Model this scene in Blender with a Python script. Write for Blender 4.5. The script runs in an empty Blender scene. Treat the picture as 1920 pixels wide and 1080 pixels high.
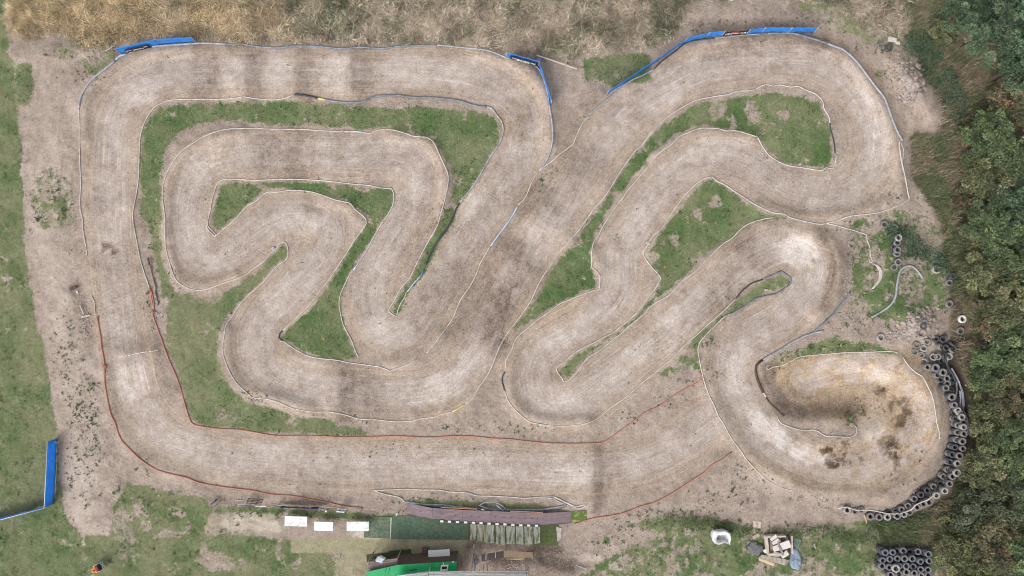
import bpy, bmesh, math, random
import numpy as np
from mathutils import Vector, Matrix
random.seed(7); RNG = np.random.default_rng(7)
S, H = 0.045, 57.6            # metres per photo pixel on the ground, camera height
sc = bpy.context.scene
# ---------------------------------------------------------------- camera, sky, sun, exposure
cam = bpy.data.objects.new("camera", bpy.data.cameras.new("camera"))
sc.collection.objects.link(cam); sc.camera = cam
cam.location = (0, 0, H); cam.rotation_euler = (0, 0, 0)
cam.data.sensor_width = 36.0; cam.data.lens = 36.0 * H / (1920 * S)
cam.data.clip_start = 0.1; cam.data.clip_end = 4000
SUN_EL, SUN_AZ = math.radians(42), math.radians(222)      # light comes from the lower left of the picture
w = bpy.data.worlds.new("World"); sc.world = w; w.use_nodes = True
nt = w.node_tree; nt.nodes.clear()
sky = nt.nodes.new("ShaderNodeTexSky"); sky.sky_type = 'NISHITA'; sky.sun_disc = False
sky.sun_elevation = SUN_EL; sky.sun_rotation = SUN_AZ
sky.dust_density = 3.0; sky.altitude = 50
hs = nt.nodes.new("ShaderNodeHueSaturation"); hs.inputs["Saturation"].default_value = 0.12
bg = nt.nodes.new("ShaderNodeBackground"); bg.inputs["Strength"].default_value = 0.15
ow = nt.nodes.new("ShaderNodeOutputWorld")
nt.links.new(sky.outputs[0], hs.inputs["Color"]); nt.links.new(hs.outputs[0], bg.inputs[0]); nt.links.new(bg.outputs[0], ow.inputs[0])
sl = bpy.data.lights.new("sun", 'SUN'); sl.energy = 1.15; sl.angle = math.radians(26); sl.color = (1.0, 0.95, 0.9)
so = bpy.data.objects.new("sun", sl); sc.collection.objects.link(so)
sd = Vector((math.sin(SUN_AZ) * math.cos(SUN_EL), math.cos(SUN_AZ) * math.cos(SUN_EL), math.sin(SUN_EL)))
so.rotation_euler = (-sd).to_track_quat('-Z', 'Y').to_euler(); so.location = (0, 0, 80)
sc.view_settings.view_transform = 'Standard'; sc.view_settings.look = 'None'
sc.render.engine = 'CYCLES'; sc.cycles.use_denoising = True; sc.cycles.denoising_input_passes = 'RGB_ALBEDO_NORMAL'; sc.cycles.denoising_prefilter = 'ACCURATE'; sc.cycles.filter_width = 1.0
sc.view_settings.gamma = 1.0; sc.view_settings.exposure = 0.79
# ---------------------------------------------------------------- materials
MATS = {}
def newmat(name):
    m = bpy.data.materials.new(name); m.use_nodes = True
    return m, m.node_tree, m.node_tree.nodes["Principled BSDF"]
def mat(name, c1, c2=None, rough=0.8, scale=4.0, bump=0.0, detail=5, metal=0.0, stretch=None, contrast=(0.35, 0.7)):
    if name in MATS: return MATS[name]
    m, t, b = newmat(name); c2 = c2 or tuple(x * 0.7 for x in c1)
    tc = t.nodes.new("ShaderNodeNewGeometry"); mp = t.nodes.new("ShaderNodeMapping")
    if stretch: mp.inputs["Scale"].default_value = stretch
    n = t.nodes.new("ShaderNodeTexNoise"); n.inputs["Scale"].default_value = scale; n.inputs["Detail"].default_value = detail
    n.inputs["Roughness"].default_value = 0.65
    r = t.nodes.new("ShaderNodeValToRGB")
    r.color_ramp.elements[0].position = contrast[0]; r.color_ramp.elements[0].color = (*c2, 1)
    r.color_ramp.elements[1].position = contrast[1]; r.color_ramp.elements[1].color = (*c1, 1)
    L = t.links.new
    L(tc.outputs["Position"], mp.inputs[0]); L(mp.outputs[0], n.inputs["Vector"]); L(n.outputs["Fac"], r.inputs[0]); L(r.outputs[0], b.inputs["Base Color"])
    b.inputs["Roughness"].default_value = rough; b.inputs["Metallic"].default_value = metal
    b.inputs["Specular IOR Level"].default_value = 0.25
    if bump:
        bp = t.nodes.new("ShaderNodeBump"); bp.inputs["Strength"].default_value = bump; bp.inputs["Distance"].default_value = 0.03
        L(n.outputs["Fac"], bp.inputs["Height"]); L(bp.outputs[0], b.inputs["Normal"])
    MATS[name] = m; return m
def attr_mat(name, rough=0.85):
    """surface whose own colour differs blade by blade / leaf by leaf (point attribute col)"""
    m, t, b = newmat(name)
    a = t.nodes.new("ShaderNodeAttribute"); a.attribute_name = "col"
    t.links.new(a.outputs["Color"], b.inputs["Base Color"])
    b.inputs["Roughness"].default_value = rough; b.inputs["Specular IOR Level"].default_value = 0.15
    return m
LEAF = attr_mat("leaf"); BLADE = attr_mat("blade", 0.9)
# ---------------------------------------------------------------- object helpers
def link(o, parent=None):
    sc.collection.objects.link(o)
    if parent: o.parent = parent
    return o
def tag(o, label=None, cat=None, group=None, kind=None):
    if label: o["label"] = label
    if cat: o["category"] = cat
    if group: o["group"] = group
    if kind: o["kind"] = kind
    return o
def thing(name, loc, label, cat, group=None):
    o = bpy.data.objects.new(name, None); o.empty_display_size = 0.2; o.location = loc
    link(o); return tag(o, label, cat, group)
def wpos(o):
    p = Vector((0, 0, 0))
    while o is not None: p = p + o.location; o = o.parent
    return p
def from_bm(name, bm, m, parent=None, smooth=False, origin=None):
    """bm is in world coordinates; parented meshes are stored relative to their thing"""
    me = bpy.data.meshes.new(name); bm.to_mesh(me); bm.free()
    if parent is not None: me.transform(Matrix.Translation(-wpos(parent)))
    elif origin is not None: me.transform(Matrix.Translation(-Vector(origin)))
    me.materials.append(m)
    if smooth: me.polygons.foreach_set("use_smooth", [True] * len(me.polygons))
    o = bpy.data.objects.new(name, me)
    if parent is None and origin is not None: o.location = origin
    return link(o, parent)
def mesh_np(name, v, quads=None, tris=None, m=None, col=None, smooth=False, parent=None, origin=None):
    v = np.asarray(v, dtype=np.float32)
    if parent is not None: v = v - np.array(wpos(parent), dtype=np.float32)
    elif origin is not None: v = v - np.array(origin, dtype=np.float32)
    me = bpy.data.meshes.new(name)
    nq = 0 if quads is None else len(quads); ntri = 0 if tris is None else len(tris)
    me.vertices.add(len(v)); me.vertices.foreach_set("co", v.ravel())
    idx = []; 
    if nq: idx.append(np.asarray(quads).ravel())
    if ntri: idx.append(np.asarray(tris).ravel())
    idx = np.concatenate(idx).astype(np.int32)
    me.loops.add(len(idx)); me.loops.foreach_set("vertex_index", idx)
    me.polygons.add(nq + ntri)
    st = np.concatenate([np.arange(nq) * 4, nq * 4 + np.arange(ntri) * 3]).astype(np.int32)
    me.polygons.foreach_set("loop_start", st)
    if smooth: me.polygons.foreach_set("use_smooth", np.ones(nq + ntri, dtype=bool))
    me.update(calc_edges=True)
    if col is not None:
        a = me.attributes.new("col", 'FLOAT_COLOR', 'POINT')
        c = np.ones((len(v), 4), dtype=np.float32); c[:, :3] = col; a.data.foreach_set("color", c.ravel())
    if m: me.materials.append(m)
    o = bpy.data.objects.new(name, me)
    if parent is None and origin is not None: o.location = origin
    return link(o, parent)
# ---------------------------------------------------------------- value noise on numpy arrays
_TAB = RNG.random((64, 64)).astype(np.float32)
def vn(u, v, scale, seed=0):
    x = np.asarray(u) / scale + seed * 7.31; y = np.asarray(v) / scale + seed * 3.77
    xi = np.floor(x).astype(int); yi = np.floor(y).astype(int)
    fx = x - xi; fy = y - yi; fx = fx * fx * (3 - 2 * fx); fy = fy * fy * (3 - 2 * fy)
    a = _TAB[xi % 64, yi % 64]; b = _TAB[(xi + 1) % 64, yi % 64]; c = _TAB[xi % 64, (yi + 1) % 64]; d = _TAB[(xi + 1) % 64, (yi + 1) % 64]
    return (a * (1 - fx) + b * fx) * (1 - fy) + (c * (1 - fx) + d * fx) * fy
def fbm(u, v, scale, seed=0, octs=4, gain=0.55):
    t = 0; a = 1.0; n = 0
    for k in range(octs):
        t = t + a * vn(u, v, scale / 2 ** k, seed + k * 1.7); n += a; a *= gain
    return t / n
def sst(a, b, x):
    t = np.clip((x - a) / (b - a), 0, 1); return t * t * (3 - 2 * t)
def catmull(pts, step=4.0, closed=False):
    P = [np.array(p, dtype=float) for p in pts]
    if closed: P = [P[-1]] + P + [P[0], P[1]]
    else: P = [2 * P[0] - P[1]] + P + [2 * P[-1] - P[-2]]
    out = []
    for i in range(1, len(P) - 2):
        p0, p1, p2, p3 = P[i - 1:i + 3]
        n = max(1, int(np.linalg.norm(p2 - p1) / step))
        for k in range(n):
            t = k / n
            out.append(0.5 * ((2 * p1) + (-p0 + p2) * t + (2 * p0 - 5 * p1 + 4 * p2 - p3) * t * t + (-p0 + 3 * p1 - 3 * p2 + p3) * t ** 3))
    if not closed: out.append(P[-2])
    return np.array(out)
# ================================================================ THE GROUND: one sheet, dense where the track is
G = 2.5
U0, U1, V0, V1 = -130.0, 2050.0, -110.0, 1190.0
uu = np.arange(U0, U1 + 0.1, G); vv = np.arange(V0, V1 + 0.1, G)
UU, VV = np.meshgrid(uu, vv); NV, NU = UU.shape
WN1 = fbm(UU, VV, 26, 1, 4) - 0.5; WN2 = fbm(UU, VV, 26, 9, 4) - 0.5; WN3 = fbm(UU, VV, 13, 15, 3, .7)
def box(pts, pad):
    p = np.array(pts); a = p.min(0) - pad; b = p.max(0) + pad
    i0 = max(0, int((a[1] - V0) / G)); i1 = min(NV, int((b[1] - V0) / G) + 2)
    j0 = max(0, int((a[0] - U0) / G)); j1 = min(NU, int((b[0] - U0) / G) + 2)
    return slice(i0, max(i0, i1)), slice(j0, max(j0, j1))
def seg_dist(x, y, pts, closed):
    p = np.array(pts, dtype=float); d = np.full(x.shape, 1e9)
    n = len(p) if closed else len(p) - 1
    for i in range(n):
        a = p[i]; b = p[(i + 1) % len(p)]; ab = b - a; l2 = max(ab @ ab, 1e-6)
        t = np.clip(((x - a[0]) * ab[0] + (y - a[1]) * ab[1]) / l2, 0, 1)
        d = np.minimum(d, (x - a[0] - t * ab[0]) ** 2 + (y - a[1] - t * ab[1]) ** 2)
    return np.sqrt(d)
def poly_mask(pts, soft=6.0, warp=14.0):
    """0..1 inside an outline on the ground, ragged edge"""
    out = np.zeros(UU.shape, dtype=np.float32); s = box(pts, soft + warp + 4)
    x = UU[s] + WN1[s] * warp * 2; y = VV[s] + WN2[s] * warp * 2
    p = np.array(pts, dtype=float); ins = np.zeros(x.shape, bool)
    for i in range(len(p)):
        a = p[i]; b = p[(i + 1) % len(p)]
        if a[1] == b[1]: continue
        c = ((a[1] > y) != (b[1] > y)) & (x < (b[0] - a[0]) * (y - a[1]) / (b[1] - a[1]) + a[0])
        ins ^= c
    d = seg_dist(x, y, pts, True); d = np.where(ins, d, -d)
    out[s] = sst(-soft, soft, d); return out
def stroke(pts, width, warp=6.0, soft=None, smooth=True):
    if smooth and len(pts) > 2: pts = catmull(pts, 12)
    soft = soft if soft is not None else width * 0.6
    out = np.zeros(UU.shape, dtype=np.float32); s = box(pts, width + soft + warp + 4)
    d = seg_dist(UU[s] + WN1[s] * warp * 2, VV[s] + WN2[s] * warp * 2, pts, False)
    out[s] = 1 - sst(width - soft, width + soft, d); return out
def blob(u, v, ru, rv, ang=0.0, warp=10.0):
    out = np.zeros(UU.shape, dtype=np.float32); s = box([(u, v)], max(ru, rv) * 1.7 + warp)
    x = UU[s] - u + WN1[s] * warp * 2; y = VV[s] - v + WN2[s] * warp * 2
    c, q = math.cos(math.radians(ang)), math.sin(math.radians(ang))
    r = np.sqrt(((x * c + y * q) / ru) ** 2 + ((-x * q + y * c) / rv) ** 2)
    out[s] = 1 - sst(0.62, 1.22, r + (WN3[s] - .5) * .75); return out
# ---- the racing line (closed loop), traced along the middle of the lane
TRACK = [(1330,790),(1230,855),(1100,880),(900,872),(700,872),(520,866),(400,850),(310,815),(258,750),(235,660),(222,570),(208,470),(204,380),
 (206,290),(215,220),(255,165),(330,138),(450,132),(600,134),(760,134),(880,145),(960,185),(985,235),(965,310),(900,410),(845,500),(800,575),(760,625),
 (715,620),(690,570),(705,500),(745,430),(785,360),(785,310),(745,288),(650,290),(540,288),(440,292),(380,318),(352,365),(350,430),(372,480),(420,478),(470,440),(520,408),(580,405),
 (615,430),(600,480),(550,540),(500,590),(478,640),(500,695),(560,725),(650,735),(750,742),(830,725),(890,670),(925,600),(965,520),(1020,435),(1080,340),(1140,255),(1215,185),(1310,130),
 (1420,112),(1520,112),(1590,150),(1635,220),(1640,290),(1605,345),(1540,362),(1470,345),(1400,300),(1330,290),(1260,330),(1205,400),(1165,470),(1160,540),(1110,600),(1030,650),(1000,700),
 (1020,755),(1080,755),(1150,705),(1240,635),(1330,555),(1400,490),(1465,460),(1520,480),(1520,530),(1470,590),(1395,640),(1370,690),(1395,760),(1450,830),(1540,875),(1640,870),(1715,815),(1725,745),
 (1680,695),(1590,690),(1510,710)]
TC = catmull(TRACK, 6)
flow_s = np.zeros(UU.shape, np.float32); flow_d = np.full(UU.shape, 1e6, np.float32); best = np.full(UU.shape, 1e6, np.float32)
acc = 0.0
for i in range(len(TC) - 1):
    a, b = TC[i], TC[i + 1]; L = float(np.linalg.norm(b - a)); 
    if L < 1e-6: continue
    t = (b - a) / L; s = box([a, b], 90)
    x = UU[s] - a[0]; y = VV[s] - a[1]
    al = np.clip(x * t[0] + y * t[1], 0, L); ds = np.hypot(x - al * t[0], y - al * t[1])
    k = ds < best[s]
    if acc < 1e9:
        bs = best[s]; bs[k] = ds[k]; best[s] = bs
        fs = flow_s[s]; fs[k] = (acc + al)[k]; flow_s[s] = fs
        sg = (-x * t[1] + y * t[0]); fd = flow_d[s]; fd[k] = np.where(sg[k] >= 0, ds[k], -ds[k]); flow_d[s] = fd
    acc += L
dist_c = best
core = 1 - sst(20, 46, dist_c + WN1 * 22)            # dusty, driven middle of the lane
lane = 1 - sst(46, 62, dist_c)
# ---- relief (metres): jumps, berms, spoil banks, the sunken bend
Z = np.zeros(UU.shape, np.float32)
def ridge(p, q, h, back, front):
    """jump crest across the lane: long ramp on one side of p-q, short drop on the other"""
    global Z
    p = np.array(p, float); q = np.array(q, float); t = (q - p) / np.linalg.norm(q - p); n = np.array([t[1], -t[0]]); L = np.linalg.norm(q - p)
    s = box([p, q], max(back, front) * 3)
    x = UU[s] - p[0]; y = VV[s] - p[1]; al = x * t[0] + y * t[1]; ac = x * n[0] + y * n[1]
    e = .82 * sst(-24, 18, al) * (1 - sst(L - 18, L + 24, al))
    Z[s] += h * e * np.where(ac > 0, np.exp(-(np.abs(ac) / back) ** 1.35), np.exp(-(np.abs(ac) / front) ** 1.35))
def bank(pts, h, wd):
    global Z
    pts = catmull(pts, 15); s = box(pts, wd * 3.2); d = seg_dist(UU[s], VV[s], pts, False); Z[s] += h * np.exp(-(d / wd) ** 2)
for x, h in ((458, .34), (551, .36), (656, .42)): ridge((x, 96), (x, 178), h, 24, 44)
ridge((632, 690), (626, 772), .32, 22, 55)
ridge((1118, 835), (1114, 962), .24, 30, 70)
ridge((222, 668), (300, 655), .34, 30, 60)
ridge((165, 378), (252, 384), .16, 26, 26); ridge((165, 440), (255, 436), .14, 24, 24); ridge((172, 500), (268, 500), .14, 26, 30)
ridge((985, 395), (1075, 450), .35, 40, 30); ridge((915, 470), (1030, 520), .2, 34, 30); ridge((1030, 310), (1130, 360), .25, 40, 34)
ridge((640, 440), (560, 400), .12, 26, 26); ridge((470, 250), (470, 335), .2, 40, 60); ridge((610, 250), (610, 345), .2, 50, 40)
ridge((1380, 470), (1440, 530), .22, 40, 30); ridge((1250, 560), (1310, 620), .2, 30, 40); ridge((560, 820), (556, 930), .12, 24, 24)
ridge((690, 820), (690, 930), .1, 24, 24); ridge((860, 820), (860, 915), .1, 22, 22); ridge((880, 420), (960, 470), .2, 34, 30); ridge((900, 320), (985, 350), .12, 30, 30)
for pts, h, wd in (([(160,260),(158,200),(190,140),(250,105),(330,92),(420,88)],.30,14),([(900,100),(970,118),(1010,150),(1028,200),(1030,260)],.45,15),
  ([(1180,165),(1290,90),(1400,72),(1500,74),(1590,108),(1650,190),(1680,270),(1690,350)],.45,16),([(310,440),(312,360),(345,290),(400,258),(450,248)],.35,14),
  ([(318,470),(335,525),(380,535),(440,515)],.3,12),([(740,255),(800,268),(830,310),(835,380),(815,440)],.35,14),([(610,375),(660,390),(675,415)],.25,12),
  ([(425,620),(425,670),(450,725),(520,748),(580,766)],.35,14),([(700,682),(775,676),(830,628)],.25,12),([(780,780),(860,760),(905,705),(935,650)],.3,13),
  ([(1110,470),(1125,520),(1060,570),(975,640),(955,700),(965,760),(1020,790),(1100,788)],.35,14),([(1230,290),(1290,255),(1350,250),(1410,258)],.3,13),
  ([(1420,385),(1500,405),(1600,398),(1690,372)],.35,14),([(1440,425),(1510,430),(1565,470),(1570,530),(1530,590)],.4,16),
  ([(1325,640),(1320,700),(1345,770),(1390,840),(1450,890),(1540,925),(1640,930)],.3,16),([(200,700),(215,790),(270,862),(360,898)],.2,14),
  ([(1700,690),(1745,740),(1760,810),(1735,880),(1670,930)],.7,24),
  ([(88,180),(85,300),(95,420),(110,560),(135,700),(150,850),(170,985)],.18,36),([(1690,120),(1720,170),(1750,210)],.6,24),([(1700,590),(1740,620)],.5,24),
  ([(40,110),(120,90),(200,95)],.35,20),([(1280,25),(1400,20),(1500,35)],.3,22),([(930,1065),(1000,1062),(1060,1075)],.5,20),([(1215,470),(1235,440)],.2,10)):
    bank(pts, h, wd)
Z -= 1.3 * np.exp(-(((UU - 1570) / 112) ** 2 + ((VV - 745) / 58) ** 2) ** 1.4)
Z += 0.7 * np.exp(-((UU - 1545) / 60) ** 2 - ((VV - 785) / 20) ** 2)
OFFROAD = 1 - lane
Z += (fbm(UU, VV, 18, 3, 4) - 0.5) * (0.05 + 0.16 * OFFROAD) + (fbm(UU, VV, 70, 5, 3) - 0.5) * 0.12
Z *= 1 - .92 * poly_mask([(525,962),(760,938),(900,945),(1105,945),(1110,1026),(760,1062),(525,1040)], 10, 2)
fade = sst(U0, -20, UU) * (1 - sst(1980, U1, UU)) * sst(V0, -20, VV) * (1 - sst(1110, V1, VV)); Z *= fade
def zmap(u, v):
    u = np.asarray(u, float); v = np.asarray(v, float)
    x = np.clip((u - U0) / G, 0, NU - 1.001); y = np.clip((v - V0) / G, 0, NV - 1.001)
    i = y.astype(int); j = x.astype(int); fx = x - j; fy = y - i
    return (Z[i, j] * (1 - fx) + Z[i, j + 1] * fx) * (1 - fy) + (Z[i + 1, j] * (1 - fx) + Z[i + 1, j + 1] * fx) * fy
def P(u, v, h=None, z=None):
    """ground spot seen at photo pixel (u, v); h lifts it above the local ground, z is an absolute height"""
    z = z if z is not None else float(zmap(u, v)) + (h or 0.0)
    k = S * (1 - z / H); return Vector(((u - 960) * k, (540 - v) * k, z))
def PA(u, v, h=0.0):
    z = zmap(u, v) + h; k = S * (1 - z / H); return np.stack([(u - 960) * k, (540 - v) * k, z], -1)
# ---- what covers it
grass = np.zeros(UU.shape, np.float32); lush = np.full(UU.shape, 0.5, np.float32); tone = np.full(UU.shape, 0.47, np.float32)
warm = np.zeros(UU.shape, np.float32); rough = (0.25 + 0.75 * OFFROAD).astype(np.float32); moss = np.zeros(UU.shape, np.float32); dark = np.zeros(UU.shape, np.float32)
tone += 0.03 * core * sst(.40, .60, fbm(UU, VV, 60, 21, 4)) + 0.07 * lane + 0.03 * OFFROAD * sst(.4, .65, fbm(UU, VV, 90, 25, 4))
warm += 0.30 * (lane - core).clip(0, 1) * .6 + .24
GP = [ # outline, coverage, lushness
 ([(266,255),(278,222),(300,200),(420,192),(552,190),(640,196),(690,205),(760,200),(830,205),(880,208),(925,215),(938,235),(936,262),(905,318),(880,352),(858,385),(846,372),(850,340),(843,310),(825,280),(812,262),(800,255),(760,248),(735,240),(700,240),(640,240),(560,236),(490,230),(420,224),(370,230),(330,252),(302,290),(268,300)],.88,.55),
 ([(264,262),(290,262),(308,285),(300,330),(302,420),(304,480),(316,530),(335,550),(300,560),(296,500),(285,440),(262,400),(264,330)],.78,.35),
 ([(300,480),(312,530),(335,548),(395,552),(440,540),(478,512),(478,540),(450,565),(430,595),(412,620),(408,650),(410,680),(422,710),(440,735),(470,755),(510,765),(560,782),(620,790),(690,808),(690,814),(620,815),(500,810),(400,800),(365,792),(350,760),(335,705),(315,655),(310,610),(312,560),(295,500)],.82,.42),
 ([(413,346),(430,342),(490,342),(500,345),(480,370),(455,390),(440,408),(410,434),(398,425),(400,390)],.92,.6),
 ([(495,342),(560,340),(640,346),(700,354),(735,356),(737,372),(730,395),(712,420),(690,455),(668,490),(650,520),(640,560),(640,590),(650,625),(660,655),(668,670),(640,674),(600,668),(570,660),(545,645),(530,632),(540,615),(580,580),(605,548),(640,495),(670,450),(688,418),(684,405),(665,388),(655,378),(620,368),(580,357),(545,352),(505,353)],.95,.72),
 ([(530,457),(538,470),(536,484),(524,492),(508,508),(485,535),(462,555),(450,560),(470,525),(500,490),(515,475)],.9,.45),
 ([(848,385),(858,395),(850,415),(838,435),(815,470),(805,495),(793,520),(770,540),(758,560),(748,590),(738,590),(732,582),(755,545),(775,515),(800,465),(822,430),(830,400)],.8,.55),
 ([(1220,256),(1245,233),(1290,203),(1330,188),(1400,182),(1450,176),(1500,180),(1535,192),(1545,215),(1556,245),(1562,290),(1555,312),(1500,310),(1465,302),(1440,285),(1425,262),(1390,243),(1340,236),(1300,236),(1262,254),(1230,278),(1205,310),(1175,345),(1150,382),(1130,412),(1113,440),(1105,470),(1107,500),(1118,520),(1118,538),(1080,550),(1040,568),(1000,598),(970,622),(962,618),(985,590),(1010,550),(1035,505),(1075,455),(1105,415),(1140,368),(1165,325),(1200,280)],.86,.66),
 ([(1335,338),(1360,354),(1400,380),(1440,400),(1480,409),(1440,410),(1400,420),(1370,445),(1340,465),(1300,502),(1268,530),(1230,560),(1190,600),(1150,630),(1120,652),(1090,677),(1068,706),(1056,708),(1048,692),(1075,668),(1120,645),(1160,622),(1200,585),(1235,545),(1243,522),(1222,495),(1214,475),(1230,448),(1250,428),(1270,400),(1290,372),(1312,348)],.88,.66),
 ([(1480,524),(1475,535),(1440,548),(1400,568),(1360,590),(1340,610),(1318,632),(1312,652),(1310,690),(1290,690),(1250,705),(1232,702),(1262,678),(1292,643),(1332,608),(1377,570),(1412,537),(1460,514)],.74,.55),
 ([(-330,-250),(8,-250),(12,60),(25,120),(34,200),(40,270),(44,400),(50,500),(60,560),(78,640),(93,720),(106,800),(114,900),(122,960),(150,1002),(205,1004),(214,950),(240,905),(300,920),(390,935),(395,960),(380,1000),(450,1003),(540,1012),(620,1040),(640,1080),(690,1350),(-330,1350)],.93,.42),
 ([(215,960),(240,905),(300,915),(395,935),(395,960),(380,1000),(450,1003),(560,1015),(640,1040),(640,1200),(300,1200),(200,1010)],.25,.9),
 ([(1050,1090),(1110,1060),(1180,1030),(1220,1000),(1170,985),(1230,962),(1300,965),(1400,985),(1500,990),(1650,975),(1760,985),(1830,1350),(1000,1350)],.44,.6),
 ([(1590,415),(1650,400),(1720,390),(1770,440),(1780,560),(1760,600),(1700,605),(1640,600),(1600,590),(1590,560),(1600,480)],.40,.7),
 ([(1450,672),(1500,650),(1560,635),(1640,645),(1690,660),(1600,660),(1520,668),(1450,690)],.7,.5),
 ([(1090,110),(1170,95),(1220,105),(1215,150),(1150,160),(1100,145)],.95,.5),
 ([(1480,-100),(1620,-100),(1700,40),(1760,120),(1740,160),(1650,90),(1590,60),(1500,25)],.34,.1),
 ([(30,120),(60,120),(66,170),(55,200),(30,195)],.9,.35),
 ([(100,90),(190,75),(215,100),(180,145),(130,110)],.4,.3),
 ([(60,320),(110,310),(145,350),(140,420),(80,430),(55,380)],.22,.4),([(760,938),(900,940),(1060,950),(1050,960),(900,955),(770,950)],.7,.5),
 ([(390,945),(540,955),(700,960),(760,965),(700,975),(560,968),(390,960)],.6,.45)]
mott = fbm(UU, VV, 46, 31, 5); GF = fbm(UU, VV, 15, 37, 4, .7)
for pts, cov, lu in GP:
    m = poly_mask(pts, 7, 6)
    bt = .5 + (cov - .5) * .42; bare = sst(bt - .07, bt + .10, fbm(UU, VV, 34, 44, 5, .75))
    g = m * (1 - bare * 0.64) * (.66 + .34 * sst(.36, .58, GF))
    k = g > grass; grass = np.maximum(grass, g); lush = np.where(k, lu - .04 + (mott - .5) * 1.3, lush)
for u, v, a, b in ((1245,228,8,5),(1342,207,14,20),(1405,207,14,16),(1262,452,9,8),(1087,452,12,6),(1078,425,6,8),(1168,365,16,6),(1415,222,16,12),(1290,660,14,8),(485,270,10,5),(572,228,6,4),(764,230,5,4),(680,358,14,6),(315,1005,8,9),(1225,480,8,10),(488,348,8,5),(390,555,30,8),(600,238,40,4),(1470,215,10,10)):
    grass *= 1 - 0.62 * blob(u, v, a * 1.2, b * 1.2, 0, 14)
def add(arr, mask, amt):
    arr += mask * amt
for u, v, a, b in ((230,1000,20,60),(260,950,14,16),(310,1000,30,10),(400,1050,40,14),(375,1030,8,40),(270,985,12,14),(330,960,24,10),(420,1060,50,10)): grass *= 1 - .55 * blob(u, v, a, b, 0, 16)
# pale dusty crust; blobs on the jump ramps also paint in their lit side
for u, v, a, b, an, t in ((270,170,60,26,-35,.16),(235,250,30,50,0,.10),(245,720,40,38,0,0.154),(220,400,26,40,0,.10),(520,135,24,36,0,.10),(628,135,28,38,0,.16),(800,135,90,30,0,.08),(440,160,22,20,0,.12),(972,160,30,24,20,.15),
  (960,270,18,40,25,.10),(1005,425,40,28,-35,0.14),(940,500,24,30,0,.12),(870,385,36,26,-50,.15),(1150,250,46,22,-55,0.14),(1250,185,40,22,-30,.12),(1620,210,26,50,-20,.2),(1640,300,20,50,0,.16),(1320,290,70,16,-5,.12),
  (1190,420,40,20,-55,.12),(1150,500,30,40,0,.14),(1060,620,60,20,-35,.12),(1040,740,50,26,0,.16),(1180,680,60,20,-40,.18),(1280,580,60,18,-40,.16),(1500,470,45,34,15,.34),(1530,520,20,30,0,.2),(1385,690,24,60,8,0.182),(1440,800,60,22,48,.28),(1520,855,50,18,12,.26),(1630,795,34,30,40,.16),(1575,688,60,12,0,.16),(1640,700,30,14,20,.14),
  (1640,800,30,44,0,.22),(1640,700,36,22,0,.16),(720,620,46,36,0,.16),(700,520,22,40,30,.1),(760,340,50,30,30,.12),(380,300,50,30,-45,.14),(370,430,22,50,0,.08),(420,490,50,22,-20,.18),(560,420,60,26,0,.14),(520,560,30,40,30,.12),(560,690,60,24,0,.18),(820,730,60,28,-25,.22),
  (880,660,26,40,30,.14),(500,850,80,28,0,.08),(900,880,90,26,0,.10),(1060,890,50,30,0,.16),(1230,850,80,26,-20,.06),(350,820,50,30,20,.1),(470,985,70,14,0,.26),(690,1000,30,16,0,.3),(1690,150,14,16,0,.15),(1420,900,70,26,0,.1),(120,600,20,60,0,.1),(110,300,24,60,0,.1),(150,930,26,50,0,.12),(1100,1045,30,8,0,.22)):
    add(tone, blob(u, v, a, b, an), t * (1 if t > .25 else .74))
add(tone, stroke([(100,190),(85,300),(95,420),(115,560),(140,700),(160,850),(180,985)], 40, 12), .085)
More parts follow.
